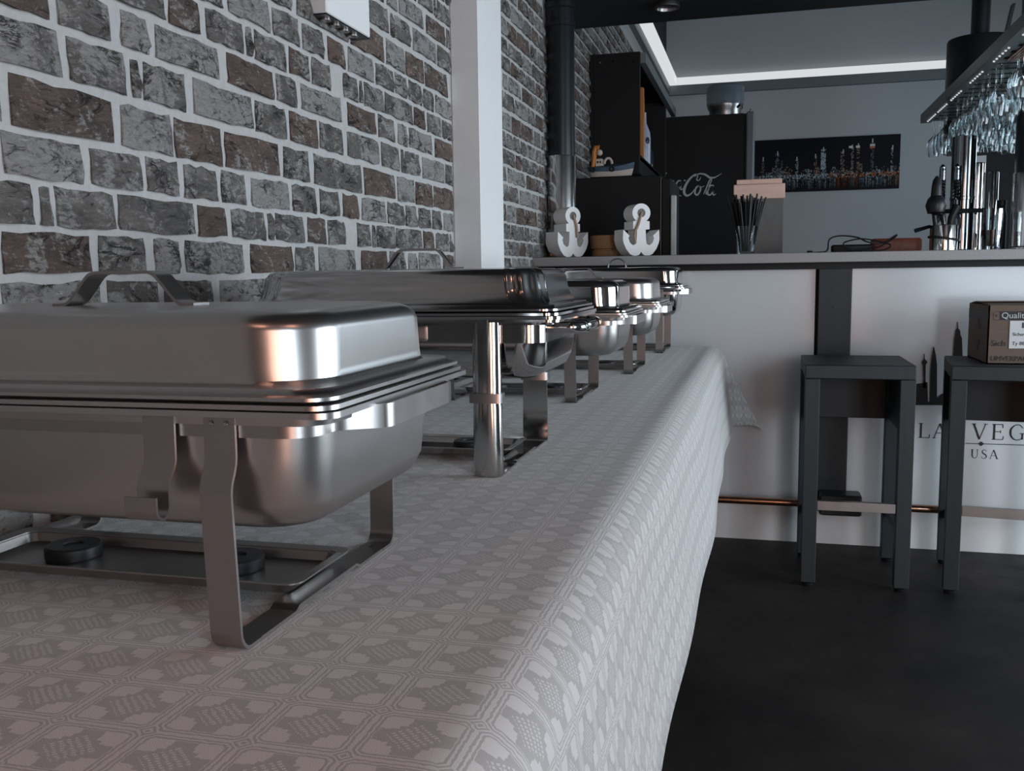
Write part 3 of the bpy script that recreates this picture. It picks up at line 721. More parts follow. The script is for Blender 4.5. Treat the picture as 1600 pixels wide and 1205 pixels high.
# cardboard box on the second stool
bx0, by0, bz0, bz1 = .800, 3.752, .8535, 1.066
bxc = empty('cardboard_box', (bx0+.2, by0+.17, bz0), 'open-topped printed cardboard box on the right bar stool', 'box')
bm_ = MB(); X1, Y1 = bx0+.42, by0+.33
for a in ((bx0, X1, by0, Y1, bz0, bz0+.004), (bx0, X1, by0, by0+.005, bz0, bz1), (bx0, X1, Y1-.005, Y1, bz0, bz1), (bx0, bx0+.005, by0, Y1, bz0, bz1), (X1-.005, X1, by0, Y1, bz0, bz1)): bm_.box(*a)
bm_.build('carton', 'card', bxc, smooth=0)
fl = MB(); fl.strap([(bx0+.21, by0+.003, bz1), (bx0+.21, by0+.07, bz1+.006), (bx0+.21, by0+.13, bz1+.004)], (1, 0, 0), .41, .004); fl.build('flap', 'card', bxc)
fl = MB(); fl.strap([(bx0+.21, Y1-.003, bz1), (bx0+.21, Y1-.08, bz1+.008), (bx0+.21, Y1-.15, bz1+.010)], (1, 0, 0), .41, .004); fl.build('flap', 'card', bxc)
pk = MB(); pk.box(bx0-.0006, bx0, by0, Y1, bz1-.055, bz1-.022); pk.box(bx0+.02, X1, by0-.0006, by0, bz1-.052, bz1-.020); pk.build('black_band', 'ink', bxc, smooth=0)
ff = lambda u, v, w=0: (u, by0-.0012-w, v)
lf = lambda u, v, w=0: (bx0-.0012-w, u, v)
MB().box(bx0+.018, bx0+.036, by0-.0012, by0-.0006, bz1-.050, bz1-.022).build('band_mark', 'card', bxc, smooth=0)
MB().prism([(bx0+.024, bz1-.041), (bx0+.031, bz1-.036), (bx0+.024, bz1-.031)], lambda u, v, w: ff(u, v, w+.0002), .0005).build('mark_arrow', 'ink', bxc, smooth=0)
text_mesh('Quality', .030, lambda u, v, w=0: ff(bx0+.043+u, bz1-.045+v, w), 'printed_word', 'logo', bxc)
text_mesh('Sich', .031, lambda u, v, w=0: ff(bx0+.012+u, bz0+.066+v, w), 'printed_word', 'ink', bxc)
text_mesh('UMVERPACK', .026, lambda u, v, w=0: ff(bx0+.013+u, bz0+.012+v, w), 'printed_word', 'ink', bxc, sx=.95)
lb = MB().box(bx0+.072, bx0+.16, by0-.0022, by0-.0012, bz0+.058, bz0+.158).build('shipping_label', 'paper', bxc, smooth=0)
lt = MB()
for i in range(9): lt.box(bx0+.112+i*.0046, bx0+.112+i*.0046+(.0022 if i % 3 else .0034), by0-.0028, by0-.0022, bz0+.132, bz0+.152)
lt.build('barcode', 'ink', lb, smooth=0)
for v, sz, s in ((.104, .016, 'Sicher'), (.070, .018, 'Ty 88 DO')): text_mesh(s, sz, lambda u, vv, w=0, v=v: (bx0+.082+u, by0-.0026-w, bz0+v+vv), 'printed_word', 'ink', lb)
for up_ in (1, -1):
    c = (by0+.16, bz0+(.14 if up_ > 0 else .060)); MB().prism([(c[0]-.045, c[1]-up_*.020), (c[0]+.045, c[1]-up_*.020), (c[0], c[1]+up_*.024)], lf, .0006).build('arrow_mark', 'ink', bxc, smooth=0)

# ------------------------------------------------------------------ columns on the bar
def column(c, r, z0, zc, z1, label, wide=None):
    e = empty('steel_column', (c[0], c[1], z0), label, 'column', 'round columns standing on the bar')
    MB().lathe([(r, zc-.01), (r, z1-.13), (r+.004, z1-.128), (r+.004, z1-.105), (r, z1-.103), (r, z1-.05), (r+.006, z1-.045), (r+.006, z1-.02), (r, z1-.015), (r, z1)], (c[0], c[1], 0), 32).build('upper_tube', 'dark_metal', e, smooth=30)
    s = MB().lathe([(r+.006, z0), (r+.0065, z0+.012), (r+.003, z0+.016), (r+.003, zc-.004), (r+.001, zc)], (c[0], c[1], 0), 32).build('chrome_sleeve', 'sleeve', e, smooth=30)
    MB().lathe([(r+.012, z0), (r+.012, z0+.006), (r+.006, z0+.008)], (c[0], c[1], 0), 32).build('base_ring', 'chrome', s)
    return e
column((-.925, 4.45), .064, BZ1, 1.755, 2.469, 'dark steel column with chrome sleeve beside the brick wall')
column((1.098, 4.45), .075, BZ1, 1.60, 2.469, 'dark steel column with chrome sleeve at the picture edge')
# beer tower behind the glass rack, with wide dark hood
tw = empty('beer_tower', (.850, 4.58, BZ1), 'chrome beer tower with two tap handles under the glass rack', 'beer tower')
MB().lathe([(.056, BZ1), (.056, BZ1+.006), (.050, BZ1+.010), (.050, 1.50), (.052, 1.502), (.052, 1.515), (.050, 1.517), (.050, 1.775)], (.850, 4.58, 0), 28).build('tower_tube', 'darkchrome', tw)
MB().lathe([(.030, BZ1), (.030, 1.66), (.026, 1.665)], (.915, 4.62, 0), 20).build('rear_tube', 'chrome', tw)
MB().lathe([(.022, BZ1), (.022, 1.62), (.020, 1.624)], (.985, 4.64, 0), 20).build('rear_tube', 'chrome', tw)
MB().tube([(.70, 4.52, 1.452), (.93, 4.52, 1.452)], .010, 10).build('cross_bar', 'dark_metal', tw)
for x in (.738, .795):
    tp = MB().tube([(x+.008, 4.515, 1.452), (x, 4.45, 1.43), (x-.014, 4.43, 1.405)], .012, 10, lambda t: .014-.003*t).build('tap', 'chrome', tw)
    hnd = MB(); prof = [(.006, 1.452), (.008, 1.475), (.012, 1.48), (.010, 1.50)]
    for k in range(9): prof += [(.0165-.0003*k, 1.506+k*.0145), (.0125, 1.513+k*.0145)]
    prof += [(.013, 1.640), (.004, 1.652)]
    hnd.lathe([(r, z) for r, z in prof], (x+.014, 4.50, 0), 12); hnd.build('tap_handle', 'darkchrome', tp)
hood = MB().lathe([(.001, 0), (.165, 0), (.170, .01), (.170, .62), (.165, .63), (.001, .63)], (1.17, 6.0, 1.86), 36, False, False).build('duct_drum', 'black_metal')
tag(hood, 'wide black cylindrical extractor drum hanging behind the glass rack', 'duct')
tag(MB().tube([(1.17, 6.0, 2.47), (1.17, 6.0, 4.05)], .05, 16).build('duct_pipe', 'black_metal'), 'dark pipe above the black extractor drum', 'pipe')

# ------------------------------------------------------------------ things on the bar
def anchor(cx, yf, label, rope_to, sc=1.0, rot=0, shift=0):
    """thick white anchor cut from wood; its front lies at yf, depth goes back"""
    e = empty('anchor_ornament', (cx, yf+.045, BZ1), label, 'ornament', 'white anchor ornaments on the bar')
    e.rotation_euler.z = math.radians(rot)
    q = sc; dep = .092; sh = shift
    fn = lambda u, v, w: (cx+u*q-sh*w/dep*.0, yf+w, BZ1+v*q)
    def part(outline, name, par):
        return outline
    # body outline: ring head, shank with stock, curled flukes (half, mirrored)
    half = [(0, .020), (.010, .006), (.032, .000), (.060, .012), (.080, .036), (.093, .062), (.097, .085), (.075, .062+.030), (.088, .118), (.062, .105), (.050, .092), (.058, .078), (.050, .058), (.036, .050), (.023, .060), (.022, .090), (.022, .125), (.042, .125), (.042, .160), (.022, .160)]
    half = [(0, .020), (.012, .006), (.034, .000), (.058, .010), (.078, .034), (.090, .060), (.094, .078), (.092, .122), (.060, .094), (.066, .084), (.058, .062), (.042, .050), (.028, .056), (.024, .075), (.022, .122), (.042, .124), (.042, .160), (.026, .162)]
    ang0 = -62; ring = [(.046*math.cos(math.radians(a)), .198+.043*math.sin(math.radians(a))) for a in range(ang0+4, 91, 12)]
    R_ = half+ring; L_ = [(-u, v) for u, v in reversed(R_) if u > .0005]
    mb = MB(); mb.prism(R_+L_, fn, dep); 
    o = mb.build('anchor_body', 'foam', e, smooth=30)
    # eye of the ring: short dark tube let into the head
    c = Vector((cx, yf, BZ1+.198*q)); ey = MB()
    ey.loft([[c+Vector((rr*q*math.cos(a), d, rr*q*math.sin(a))) for a in [2*PI*j/16 for j in range(16)]] for rr, d in ((.020, -.0005), (.020, -.0012), (.0165, -.0012), (.0165, -.0006), (.0005, -.0006))], False, False)
    ey.build('ring_eye', 'board', e)
    rp = MB().tube(fillet([(cx, yf-.004, BZ1+.200*q)]+[(cx+u*q, yf-.007, BZ1+v*q) for u, v in rope_to], .015, 5), .0058, 8)
    rp.build('rope', 'rope', e)
    return e
anchor(-.880, 4.30, 'white wooden anchor beside the chrome column', [(.016, .15), (.020, .095)], .96, 50)
anchor(-.555, 4.30, 'white wooden anchor with rope, right of the cork pot', [(-.020, .14), (-.040, .105), (-.033, .06)], .98, 34)
pot = empty('cork_pot', (-.715, 4.47, BZ1), 'low brown cork pot between the two anchors', 'pot')
MB().lathe([(.058, 0), (.068, .006), (.069, .030), (.064, .034), (.064, .038), (.074, .042), (.076, .100), (.070, .103), (.066, .100), (.064, .06)], (-.715, 4.47, BZ1), 28).build('pot_body', 'cork', pot)
tag(MB().loft([[(-.60+p, 4.46+q, BZ1+z) for p, q in rrect(.028, .02, .006, 3)] for z in (0, .012, .018)]).build('coaster', 'board'), 'small grey block on the bar beside the cork pot', 'block')
sm = MB(); sm.lathe([(.018, 0), (.022, .01), (.016, .025), (.020, .04), (.010, .05)], (-.945, 4.33, BZ1), 10); tag(sm.build('copper_figure', 'brass'), 'small copper figure at the foot of the chrome column', 'ornament')

# back cabinet (low black fridge) with the model ship on it
cab = empty('back_cabinet', (-.75, 5.25, 0), 'low black cabinet behind the anchors with chrome handle', 'cabinet')
MB().cham(-.965, -.515, 5.0, 5.5, 0, 1.705, .004).build('body', 'black_lam', cab)
MB().cham(-.512, -.462, 5.0, 5.5, .1, 1.690, .006).build('door', 'black_lam', cab)
MB().cham(-.462, -.434, 4.985, 5.02, .9, 1.60, .004).build('handle', 'alu', cab)
MB().box(-.5145, -.5125, 4.998, 5.0, .2, 1.69).build('door_seal', 'dull', cab, smooth=0)
ob = MB(); ob.lathe([(.022, 0), (.030, .02), (.026, .05), (.012, .062), (.012, .075)], (-.985+.045, 4.95, 1.58), 12)
# model ship
sh_ = empty('model_ship', (-.79, 5.12, 1.705), 'small blue and white model fishing boat on the black cabinet', 'model boat')
def hull(z0, z1, s0, s1, name, mat, lift=.028):
    mb = MB(); R = []
    for z, s in ((z0, s0), (z1, s1)):
        ring = []
        for k in range(24):
            a = 2*PI*k/24; u = math.cos(a); v = math.sin(a)
            w_ = .042*s*abs(v)**.8*(1 if v > 0 else -1)*(1-.35*max(0, u)**2)
            xx = -.795+.125*s*u; zz = 1.705+z+lift*((z-0)/.07)*max(0, u)**2+.010*(z/.07)*max(0, -u)**2
            ring.append((xx, 5.12+w_, zz))
        R.append(ring)
    mb.loft(R); return mb.build(name, mat, sh_)
hull(0, .012, .84, .90, 'keel', 'black_pl'); hull(.012, .038, .90, .98, 'hull_lower', 'ship_white'); hull(.038, .062, .98, 1.03, 'hull_upper', 'ship_blue')
MB().cham(-.875, -.835, 5.095, 5.145, 1.765, 1.815, .004).build('wheelhouse', 'ship_white', sh_)
MB().cham(-.872, -.838, 5.098, 5.142, 1.765, 1.772, .002).build('deck_rail', 'ship_blue', sh_)
for x in (-.862, -.848): MB().box(x-.004, x+.004, 5.0940, 5.0950, 1.790, 1.802).build('porthole', 'ink', sh_, smooth=0)
MB().tube([(-.890, 5.10, 1.765), (-.884, 5.10, 1.80), (-.880, 5.10, 1.85), (-.870, 5.10, 1.872), (-.858, 5.10, 1.868)], .012, 10, lambda t: .009+.010*t).build('funnel', 'orange', sh_)
MB().lathe([(.004, -.016), (.014, -.010), (.016, 0), (.013, .012), (.004, .018)], (-.852, 5.10, 1.845), 12).build('funnel_cap', 'ship_white', sh_)
rg = MB(); rg.tube([(-.806+.020*math.cos(a), 5.10+.004*math.cos(a), 1.785+.030*math.sin(a)) for a in [PI*k/10 for k in range(11)]], .007, 8); rg.build('lifebuoy', 'ship_white', sh_)
for x in (-.885, -.782):
    t = MB(); t.tube([(x+.011*math.cos(a), 5.076, 1.755+.011*math.sin(a)) for a in [2*PI*k/12 for k in range(13)]], .005, 6, cap=False); t.build('tyre_fender', 'rubber', sh_)

# wall shelf unit with bottles
se = empty('wall_shelf', (-.85, 6.4, 1.78), 'black hanging shelf unit with pale rail on the brick wall', 'shelf')
SX0, SX1, SY0, SY1, SZ0, SZ1 = -.97, -.700, 5.60, 7.15, 1.78, 2.47
side = MB().cham(SX0, SX1, SY0, SY0+.03, SZ0, SZ1, .002).build('side_panel', 'black_lam', se)
for p in ((938, 98), (958, 96), (990, 96)):
    v = at(*p, SY0); m = MB(); m.loft([[Vector((v.x+.006*math.cos(a), SY0-d, v.z+.006*math.sin(a))) for a in [2*PI*j/8 for j in range(8)]] for d in (0, .003)]); m.build('screw', 'polish', side)
MB().cham(SX0, SX1, SY1-.03, SY1, SZ0, SZ1, .002).build('side_panel', 'black_lam', se)
MB().box(SX0, SX1, SY0+.03, SY1-.03, SZ0+.08, SZ0+.11).build('shelf_board', 'black_lam', se, smooth=0)
MB().box(SX0, SX1, SY0+.03, SY1-.03, SZ1-.03, SZ1).build('top_board', 'black_lam', se, smooth=0)
MB().box(SX0-.02, SX0, SY0, SY1, SZ0, SZ1).build('back_panel', 'black_lam', se, smooth=0)
MB().box(SX1-.02, SX1, SY0+.03, SY1-.03, SZ0, SZ0+.10).build('front_board', 'black_lam', se, smooth=0)
MB().box(SX1-.004, SX1+.03, SY0+.03, 7.6, SZ1-.06, SZ1).build('rail', 'grey_trim', se, smooth=0)
zS = SZ0+.1105
ba = MB().lathe([(.040, 0), (.044, .01), (.044, .20), (.040, .24), (.016, .30), (.014, .36), (.016, .37)], (-.775, 6.43, zS), 20)
bo = ba.build('bottle', 'bottle'); tag(bo, 'white bottle with a dark emblem standing on the wall shelf', 'bottle')
m = MB(); c = Vector((-.775+.0, 6.43, zS+.215)); 
m.loft([[Vector((-.775+(.0445)*math.cos(a+da), 6.43+.0445*math.sin(a+da), zS+.185+.022*math.sin(t)*1.0)) for t, da in [(2*PI*k/12, .35*math.cos(2*PI*k/12)) for k in range(12)]] for a in (-.9,)]+[[Vector((-.775+(.0455)*math.cos(a+da), 6.43+.0455*math.sin(a+da), zS+.185+.022*math.sin(t))) for t, da in [(2*PI*k/12, .35*math.cos(2*PI*k/12)) for k in range(12)]] for a in (-.9,)], False, True); m.build('emblem', 'ink', bo)
ob_ = empty('boxed_bottle', (-.74, 5.98, zS), 'orange and grey gift box standing beside the white bottle', 'gift box')
g = MB(); g.cham(-.83, -.765, 5.93, 5.985, zS, zS+.44, .003); g.build('box_body', 'bottle', ob_)
g = MB(); g.strap([(-.742, 5.957, zS), (-.742, 5.957, zS+.18), (-.738, 5.957, zS+.32), (-.742, 5.957, zS+.44)], (0, 1, 0), .055, .040); g.build('orange_side', 'orange', ob_)
for yy, hh in ((6.75, .30), (6.90, .26)):
    b2 = MB().lathe([(.036, 0), (.038, .01), (.038, hh*.6), (.014, hh*.8), (.014, hh), (.016, hh+.01)], (-.80, yy, zS), 16).build('bottle', 'teal')
    tag(b2, 'taller dark bottle far back on the wall shelf' if hh > .28 else 'shorter dark bottle at the end of the wall shelf', 'bottle')
dm = MB().lathe([(.050, 0), (.060, .03), (.062, .09), (.045, .13), (.02, .14)], (-.70, 8.0, 2.55), 16)

# tall black drinks fridge with script lettering
fr = empty('drinks_fridge', (-.5, 7.7, 0), 'tall black drinks fridge with white script logo', 'fridge')
FY = 7.3
MB().cham(-.965, -.140, FY, 8.0, 0, 2.362, .006).build('body', 'fridge', fr)
MB().cham(-.128, -.072, FY-.01, 8.0, .1, 2.372, .008).build('door', 'grey_trim', fr)
MB().box(-.140, -.128, FY+.01, 7.98, .1, 2.36).build('door_gasket', 'rubber', fr, smooth=0)
MB().lathe([(.008, 0), (.010, .01), (.006, .02)], (-.10, FY+.03, 2.372), 10).build('hinge_pin', 'dull', fr)
lg = MB()
def cc(x, y):  # coordinates in a 4.154x enlargement of the lettering
    v = at(1020+x/4.154, 120+y/4.154, FY); return (v.x, v.z)
fc = lambda u, v, w=0: (u, FY-.0008-w, v)
k_ = 7.3/FPX/4.154*1.04
def st(pts, ws): ribbon(lg, [cc(*p) for p in pts], [w_*k_*.82 for w_ in ws], fc)
st([(312, 652), (300, 672), (285, 668), (292, 640), (272, 636), (236, 668), (210, 712), (204, 752), (222, 772), (252, 756), (276, 722)], [4, 7, 9, 6, 11, 15, 19, 19, 15, 9, 5])     # C
st([(270, 648), (300, 630), (338, 634), (372, 655), (405, 652), (446, 628)], [5, 9, 13, 15, 9, 3])                                          # flourish
st([(300, 706), (280, 722), (273, 752), (286, 768), (304, 748), (310, 720), (298, 706), (318, 716), (334, 708)], [8, 12, 13, 11, 12, 11, 8, 5, 3])       # o
st([(330, 762), (348, 720), (366, 676), (378, 662), (380, 674), (362, 715), (345, 756), (356, 764)], [5, 8, 8, 6, 7, 9, 9, 4])                                        # l
st([(398, 708), (376, 706), (358, 734), (358, 762), (374, 766), (392, 738), (402, 704), (390, 748), (394, 768), (410, 760)], [6, 10, 12, 12, 10, 9, 8, 11, 9, 4])    # a
st([(184, 676), (166, 676), (150, 702), (152, 726), (166, 728), (182, 704), (190, 672), (180, 716), (184, 734), (198, 722)], [6, 10, 12, 11, 9, 9, 8, 11, 8, 4])   # a
st([(138, 680), (124, 674), (108, 700), (108, 726), (122, 732), (146, 712)], [8, 7, 12, 12, 9, 4])                                       # c
st([(82, 676), (66, 692), (62, 720), (74, 732), (90, 714), (94, 688), (82, 676), (104, 688)], [8, 12, 13, 11, 12, 11, 8, 4])                         # o
st([(92, 622), (72, 640), (60, 628), (28, 650), (0, 700), (-6, 742), (12, 760), (44, 744), (64, 716)], [4, 8, 9, 13, 18, 19, 14, 9, 4])                        # C
st([(-4, 744), (40, 770), (100, 764), (150, 762), (186, 776)], [4, 10, 12, 9, 3])                                                       # tail
st([(202, 674), (214, 672)], [8, 8])                                                                                                  # hyphen
lg.build('script_logo', 'logo', fr, smooth=0)
cn = empty('plastic_canister', (-.295, 7.62, 2.373), 'clear bluish plastic canister with steel base on the fridge', 'canister')
MB().lathe([(.118, .10), (.140, .105), (.142, .18), (.140, .235), (.120, .255), (.02, .258)], (-.295, 7.62, 2.373), 32, False, True).build('canister_body', 'acryl', cn)
MB().lathe([(.12, 0), (.12, .06), (.135, .085), (.135, .105), (.12, .107)], (-.295, 7.62, 2.373), 32).build('canister_base', 'dull', cn)
MB().tube(fillet([(-.20, 7.50, 2.44), (-.17, 7.46, 2.46), (-.165, 7.46, 2.42)], .01, 3), .010, 8).build('spout', 'chrome', cn)

# menu board: grey board with a wooden clamp
me_ = empty('menu_board', (.0, 4.62, BZ1), 'grey upright menu board held by a pinkish wooden clamp', 'menu board')
mY = 4.60
a = at(1151, 390, mY); b = at(1224, 315, mY)
MB().box(a.x, b.x, mY, mY+.018, BZ1, at(1185, 312, mY).z+.01).build('board', 'board', me_, smooth=0)
a = at(1146, 312, mY-.01); b = at(1227, 286, mY-.01); c = at(1150, 281, mY-.01)
MB().cham(a.x, b.x, mY-.014, mY+.03, a.z, b.z, .003).build('clamp', 'oak', me_)
MB().cham(c.x+.003, at(1222, 281, mY).x, mY-.006, mY+.022, b.z, c.z, .002).build('clamp_bar', 'oak', me_)

# straw glass
sg = empty('straw_glass', (-.068, 4.36, BZ1), 'tall clear glass packed with black straws', 'glass')
gp = [(.034, 0), (.036, .004), (.040, .06), (.052, .125), (.050, .125), (.037, .055), (.033, .014), (.001, .012)]
MB().lathe(gp, (-.068, 4.36, BZ1), 24, True, False).build('tumbler', 'glass', sg)
rs = random.Random(11)
for i in range(46):
    a = rs.random()*2*PI; q = math.sqrt(rs.random()); bx_, by_ = .022*q*math.cos(a), .022*q*math.sin(a)
    tx_, ty_ = .072*q*math.cos(a)+rs.uniform(-.012, .012), .06*q*math.sin(a)+rs.uniform(-.01, .01)
    h = .245+rs.uniform(-.02, .022)
    if i == 0: tx_, ty_, h = -.088, 0, .255
    o = MB().tube([(-.068+bx_, 4.36+by_, BZ1+.014), (-.068+tx_, 4.36+ty_, BZ1+h)], .0046, 6).build('straw', 'black_pl')
    tag(o, 'thin black drinking straw standing in the bar glass', 'straw', 'black straws in the glass')

# cables and pouch on the bar
tag(MB().loft([[(.575+p, 4.52+q, BZ1+z) for p, q in rrect(.105-i, .045-i*.5, .02, 4)] for z, i in ((0, .004), (.02, 0), (.052, 0), (.062, .008))]).build('leather_pouch', 'redbrown'), 'orange-brown leather pouch lying on the bar among cables', 'pouch')
tag(MB().loft([[(.38+p, 4.42+q, BZ1+z) for p, q in rrect(.085-i, .030-i, .01, 3)] for z, i in ((0, 0), (.030, 0), (.036, .006))]).build('power_strip', 'black_pl'), 'black adapter box on the bar with cables on top', 'adapter')
rc = random.Random(4)
ctrl = [(.205, 4.40, .004), (.24, 4.39, .004), (.275, 4.40, .012), (.285, 4.42, .06), (.33, 4.43, .075), (.40, 4.42, .066), (.44, 4.40, .045), (.50, 4.41, .040), (.555, 4.40, .072), (.545, 4.41, .058), (.49, 4.40, .024), (.44, 4.39, .016), (.38, 4.38, .010), (.34, 4.38, .04), (.40, 4.39, .058), (.46, 4.39, .052), (.53, 4.38, .030), (.50, 4.37, .008), (.42, 4.37, .006)]
def smoothpath(c, n=6):
    P = [Vector(p) for p in c]; Q = []
    for i in range(len(P)-1):
        a, b, c_, d = P[max(i-1, 0)], P[i], P[i+1], P[min(i+2, len(P)-1)]
        for k in range(n):
            t = k/n; Q.append(.5*((2*b)+(c_-a)*t+(2*a-5*b+4*c_-d)*t*t+(3*b-a-3*c_+d)*t**3))
    return Q+[P[-1]]
cb = empty('cable', (.38, 4.40, BZ1), 'tangled black cable with a small plug on the bar', 'cable')
MB().tube(smoothpath([(x, y-.035, BZ1+z) for x, y, z in ctrl]), .0035, 6).build('cord', 'wire', cb)
MB().cham(.190, .215, 4.355, 4.372, BZ1, BZ1+.012, .003).build('plug', 'black_pl', cb)

# shaker pot with bar tools, strainer and squeezer
sp = empty('steel_tool_pot', (.742, 4.40, BZ1), 'steel pot holding dark bar tools beside the beer tower', 'pot')
MB().lathe([(.052, 0), (.055, .004), (.055, .105), (.0565, .108), (.053, .108), (.052, .01), (.001, .008)], (.742, 4.36, BZ1), 28, True, False).build('pot_body', 'polish', sp)
MB().tube([(.742+.058*math.cos(a), 4.36+.058*math.sin(a), BZ1+.052-.008*math.cos(a)) for a in [2*PI*k/24 for k in range(25)]], .0055, 6, cap=False).build('rubber_band', 'rubber', sp)
to = MB(); to.tube([(.725, 4.37, BZ1+.012), (.700, 4.36, BZ1+.17), (.695, 4.36, BZ1+.205)], .01, 10); to.lathe([(.006, -.045), (.034, -.032), (.042, -.005), (.034, .022), (.022, .036), (.020, .07), (.016, .10), (.004, .118)], (.705, 4.345, BZ1+.195), 20)
tag(to.build('strainer', 'black_metal'), 'black round-headed strainer standing in the steel pot', 'strainer')
ro_ = MB(); c = Vector((.705, 4.300, BZ1+.175))
to = MB().tube([(.752, 4.355, BZ1+.012), (.770, 4.36, BZ1+.14), (.79, 4.36, BZ1+.19)], .012, 10, lambda t: .009+.010*t); tag(to.build('muddler', 'black_pl'), 'black muddler leaning right in the steel pot', 'muddler')
to = MB().tube([(.742, 4.335, BZ1+.012), (.735, 4.32, BZ1+.11), (.725, 4.31, BZ1+.15)], .01, 10, lambda t: .007+.006*t); tag(to.build('bar_spoon', 'polish'), 'shiny bar spoon handle in front of the strainer', 'spoon')
to = MB().tube([(.745, 4.40, BZ1+.08), (.690, 4.385, BZ1+.105), (.630, 4.37, BZ1+.088)], .007, 8, lambda t: .006+.003*t)
hk2 = to.build('tongs', 'black_pl'); tag(hk2, 'black tongs sticking out left of the steel pot', 'tongs')

# tumbler with brown drink and squared base, small dark pepper mill behind
bgx, bgy = .936, 4.40
dg = empty('whisky_glass', (bgx, bgy, BZ1), 'tall tumbler part filled with brown drink beside the beer tower', 'glass')
MB().lathe([(.036, 0), (.037, .012), (.045, .172), (.0435, .172), (.0355, .018), (.001, .016)], (bgx, bgy, BZ1), 16, True, False).build('tumbler', 'glass', dg, smooth=20)
MB().lathe([(.0345, .019), (.0395, .085), (.001, .086)], (bgx, bgy, BZ1), 16, True, False).build('drink', 'cola', dg)
tag(MB().lathe([(.024, 0), (.024, .15), (.020, .17), (.018, .19), (.020, .192), (.020, .215), (.004, .218)], (.995, 4.52, BZ1), 14).build('dark_bottle', 'black_pl'), 'dark slim bottle behind the tumbler of brown drink', 'bottle')

# ------------------------------------------------------------------ hanging glass rack
RX0, RX1, RY0, RY1, RZ = .815, 1.33, 2.95, 5.60, 1.985
rk = empty('glass_rack', ((RX0+RX1)/2, 4.3, RZ), 'dark hanging rack with rows of wine glasses over the bar', 'glass rack')
MB().box(RX0, RX0+.05, RY0, RY1, RZ, RZ+.036).build('front_rail', 'dark_metal', rk, smooth=0)
MB().box(RX1-.03, RX1, RY0, RY1, RZ, RZ+.036).build('back_rail', 'dark_metal', rk, smooth=0)
MB().box(RX0, RX1, RY0, RY1, RZ+.036, RZ+.046).build('top_plate', 'dark_metal', rk, smooth=0)
slots = [RY1-.06-i*.105 for i in range(25)]
for y in slots: MB().box(RX0+.05, RX1-.03, y-.034, y+.034, RZ+.004, RZ+.010).build('slot_rail', 'dark_metal', rk, smooth=0)
m = MB()
for i, y0 in enumerate((5.52, 5.22, 4.88, 4.46, 4.04, 3.62, 3.2)):
    for k in range(6):
        y = y0-k*.045; m.lathe([(.0045, 0), (.004, -.004), (.001, -.006)], (RX0+.025, y, RZ), 8)
m.build('light_dots', 'led_dot', rk)['kind'] = 'stuff'
m = MB()
for k in range(9): m.box(RX0+.07+k*.012, RX0+.076+k*.012, 3.75, 4.05, RZ-.002, RZ+.003)
m.build('grille', 'grille', rk, smooth=0)
for y in (3.6, 5.2):
    m = MB(); m.strap([(RX0+.26, y, RZ+.06), (RX0+.34, y-.0, 2.47)], (0, 1, 0), .05, .012); m.build('hanger', 'black_metal', rk)
# stemmed glasses, upside down, foot in the slots
wg = [(.034, 0), (.033, -.003), (.006, -.008), (.0042, -.03), (.0042, -.075), (.010, -.088), (.030, -.108), (.038, -.135), (.037, -.165), (.031, -.195)]
wmesh = None; cnt = 0; rg_ = random.Random(2)
for iy in range(18):
    y = slots[0]+.0525-iy*.105-.0525+.052
    if y < 3.6: break
    for ix, x in enumerate((RX0+.075, RX0+.165, RX0+.255, RX0+.345, RX0+.435)):
        if rg_.random() < .12: continue
        if wmesh is None:
            mb = MB().lathe(wg, (0, 0, 0), 14, True, False); o = mb.build('wine_glass', 'glass'); wmesh = o.data
            org0 = Vector(o.location)
        else:
            o = bpy.data.objects.new('wine_glass', wmesh); COL.objects.link(o)
        sz = rg_.choice((1, 1, 1, .92)); o.scale = (sz, sz, sz)
        o.location = Vector((x+rg_.uniform(-.006, .006), y+rg_.uniform(-.01, .01), RZ+.0138))+org0*sz
        tag(o, 'stemmed wine glass hanging upside down from the rack', 'wine glass', 'wine glasses hanging from the rack')

# ------------------------------------------------------------------ back wall: picture, light cove, door
pic = empty('skyline_picture', (.6, YB, 1.98), 'wide canvas print of a city skyline at night', 'picture')
TLp = at(1176, 222, YB); BRp = at(1404, 294.6, YB); PX0, PX1, PZ0, PZ1 = TLp.x, BRp.x, BRp.z, at(1300, 215, YB).z
MB().box(PX0, PX1, YB-.035, YB, PZ0, PZ1).build('canvas', 'black_pl', pic, smooth=0)
NX, NZ = 150, 50; rp = random.Random(8)
img = [[(.006, .006, .008) for _ in range(NX)] for _ in range(NZ)]     # rows from the bottom
heights = []; x = 0
while x < NX:
    w_ = rp.choice((2, 3, 3, 4)); h = int(NZ*(.30+.22*rp.random())); heights.append((x, w_, h)); x += w_
for c, w_, h in ((10, 3, 32), (24, 4, 37), (30, 2, 30), (45, 3, 31), (64, 3, 33), (71, 5, 39), (91, 4, 36), (101, 3, 40), (107, 3, 41), (121, 3, 45), (141, 2, 38)): heights.append((c, w_, h))
for x, w_, h in heights:
    tone = rp.choice(((.10, .11, .12), (.16, .18, .20), (.06, .06, .07), (.14, .10, .07)))
    for i in range(x, min(NX, x+w_)):
        for j in range(14, h):
            if rp.random() < .5: f = .4+.9*rp.random(); img[j][i] = tuple(q*f for q in tone)
        if h > 30 and i == x+w_//2:
            for j in range(h-2, min(NZ, h+2)): img[j][i] = (.30, .32, .33)
for i in range(71, 76):
    for j in range(20, 36):
        if rp.random() < .7: img[j][i] = (.20, .25, .28)
for i in range(120, 125):
    for j in range(38, 42): img[j][i] = (.30, .09, .05) if j < 40 else (.38, .36, .34)
for i in range(99, 110):
    if i not in (103, 104, 105): img[39][i] = img[40][i] = (.42, .42, .40)
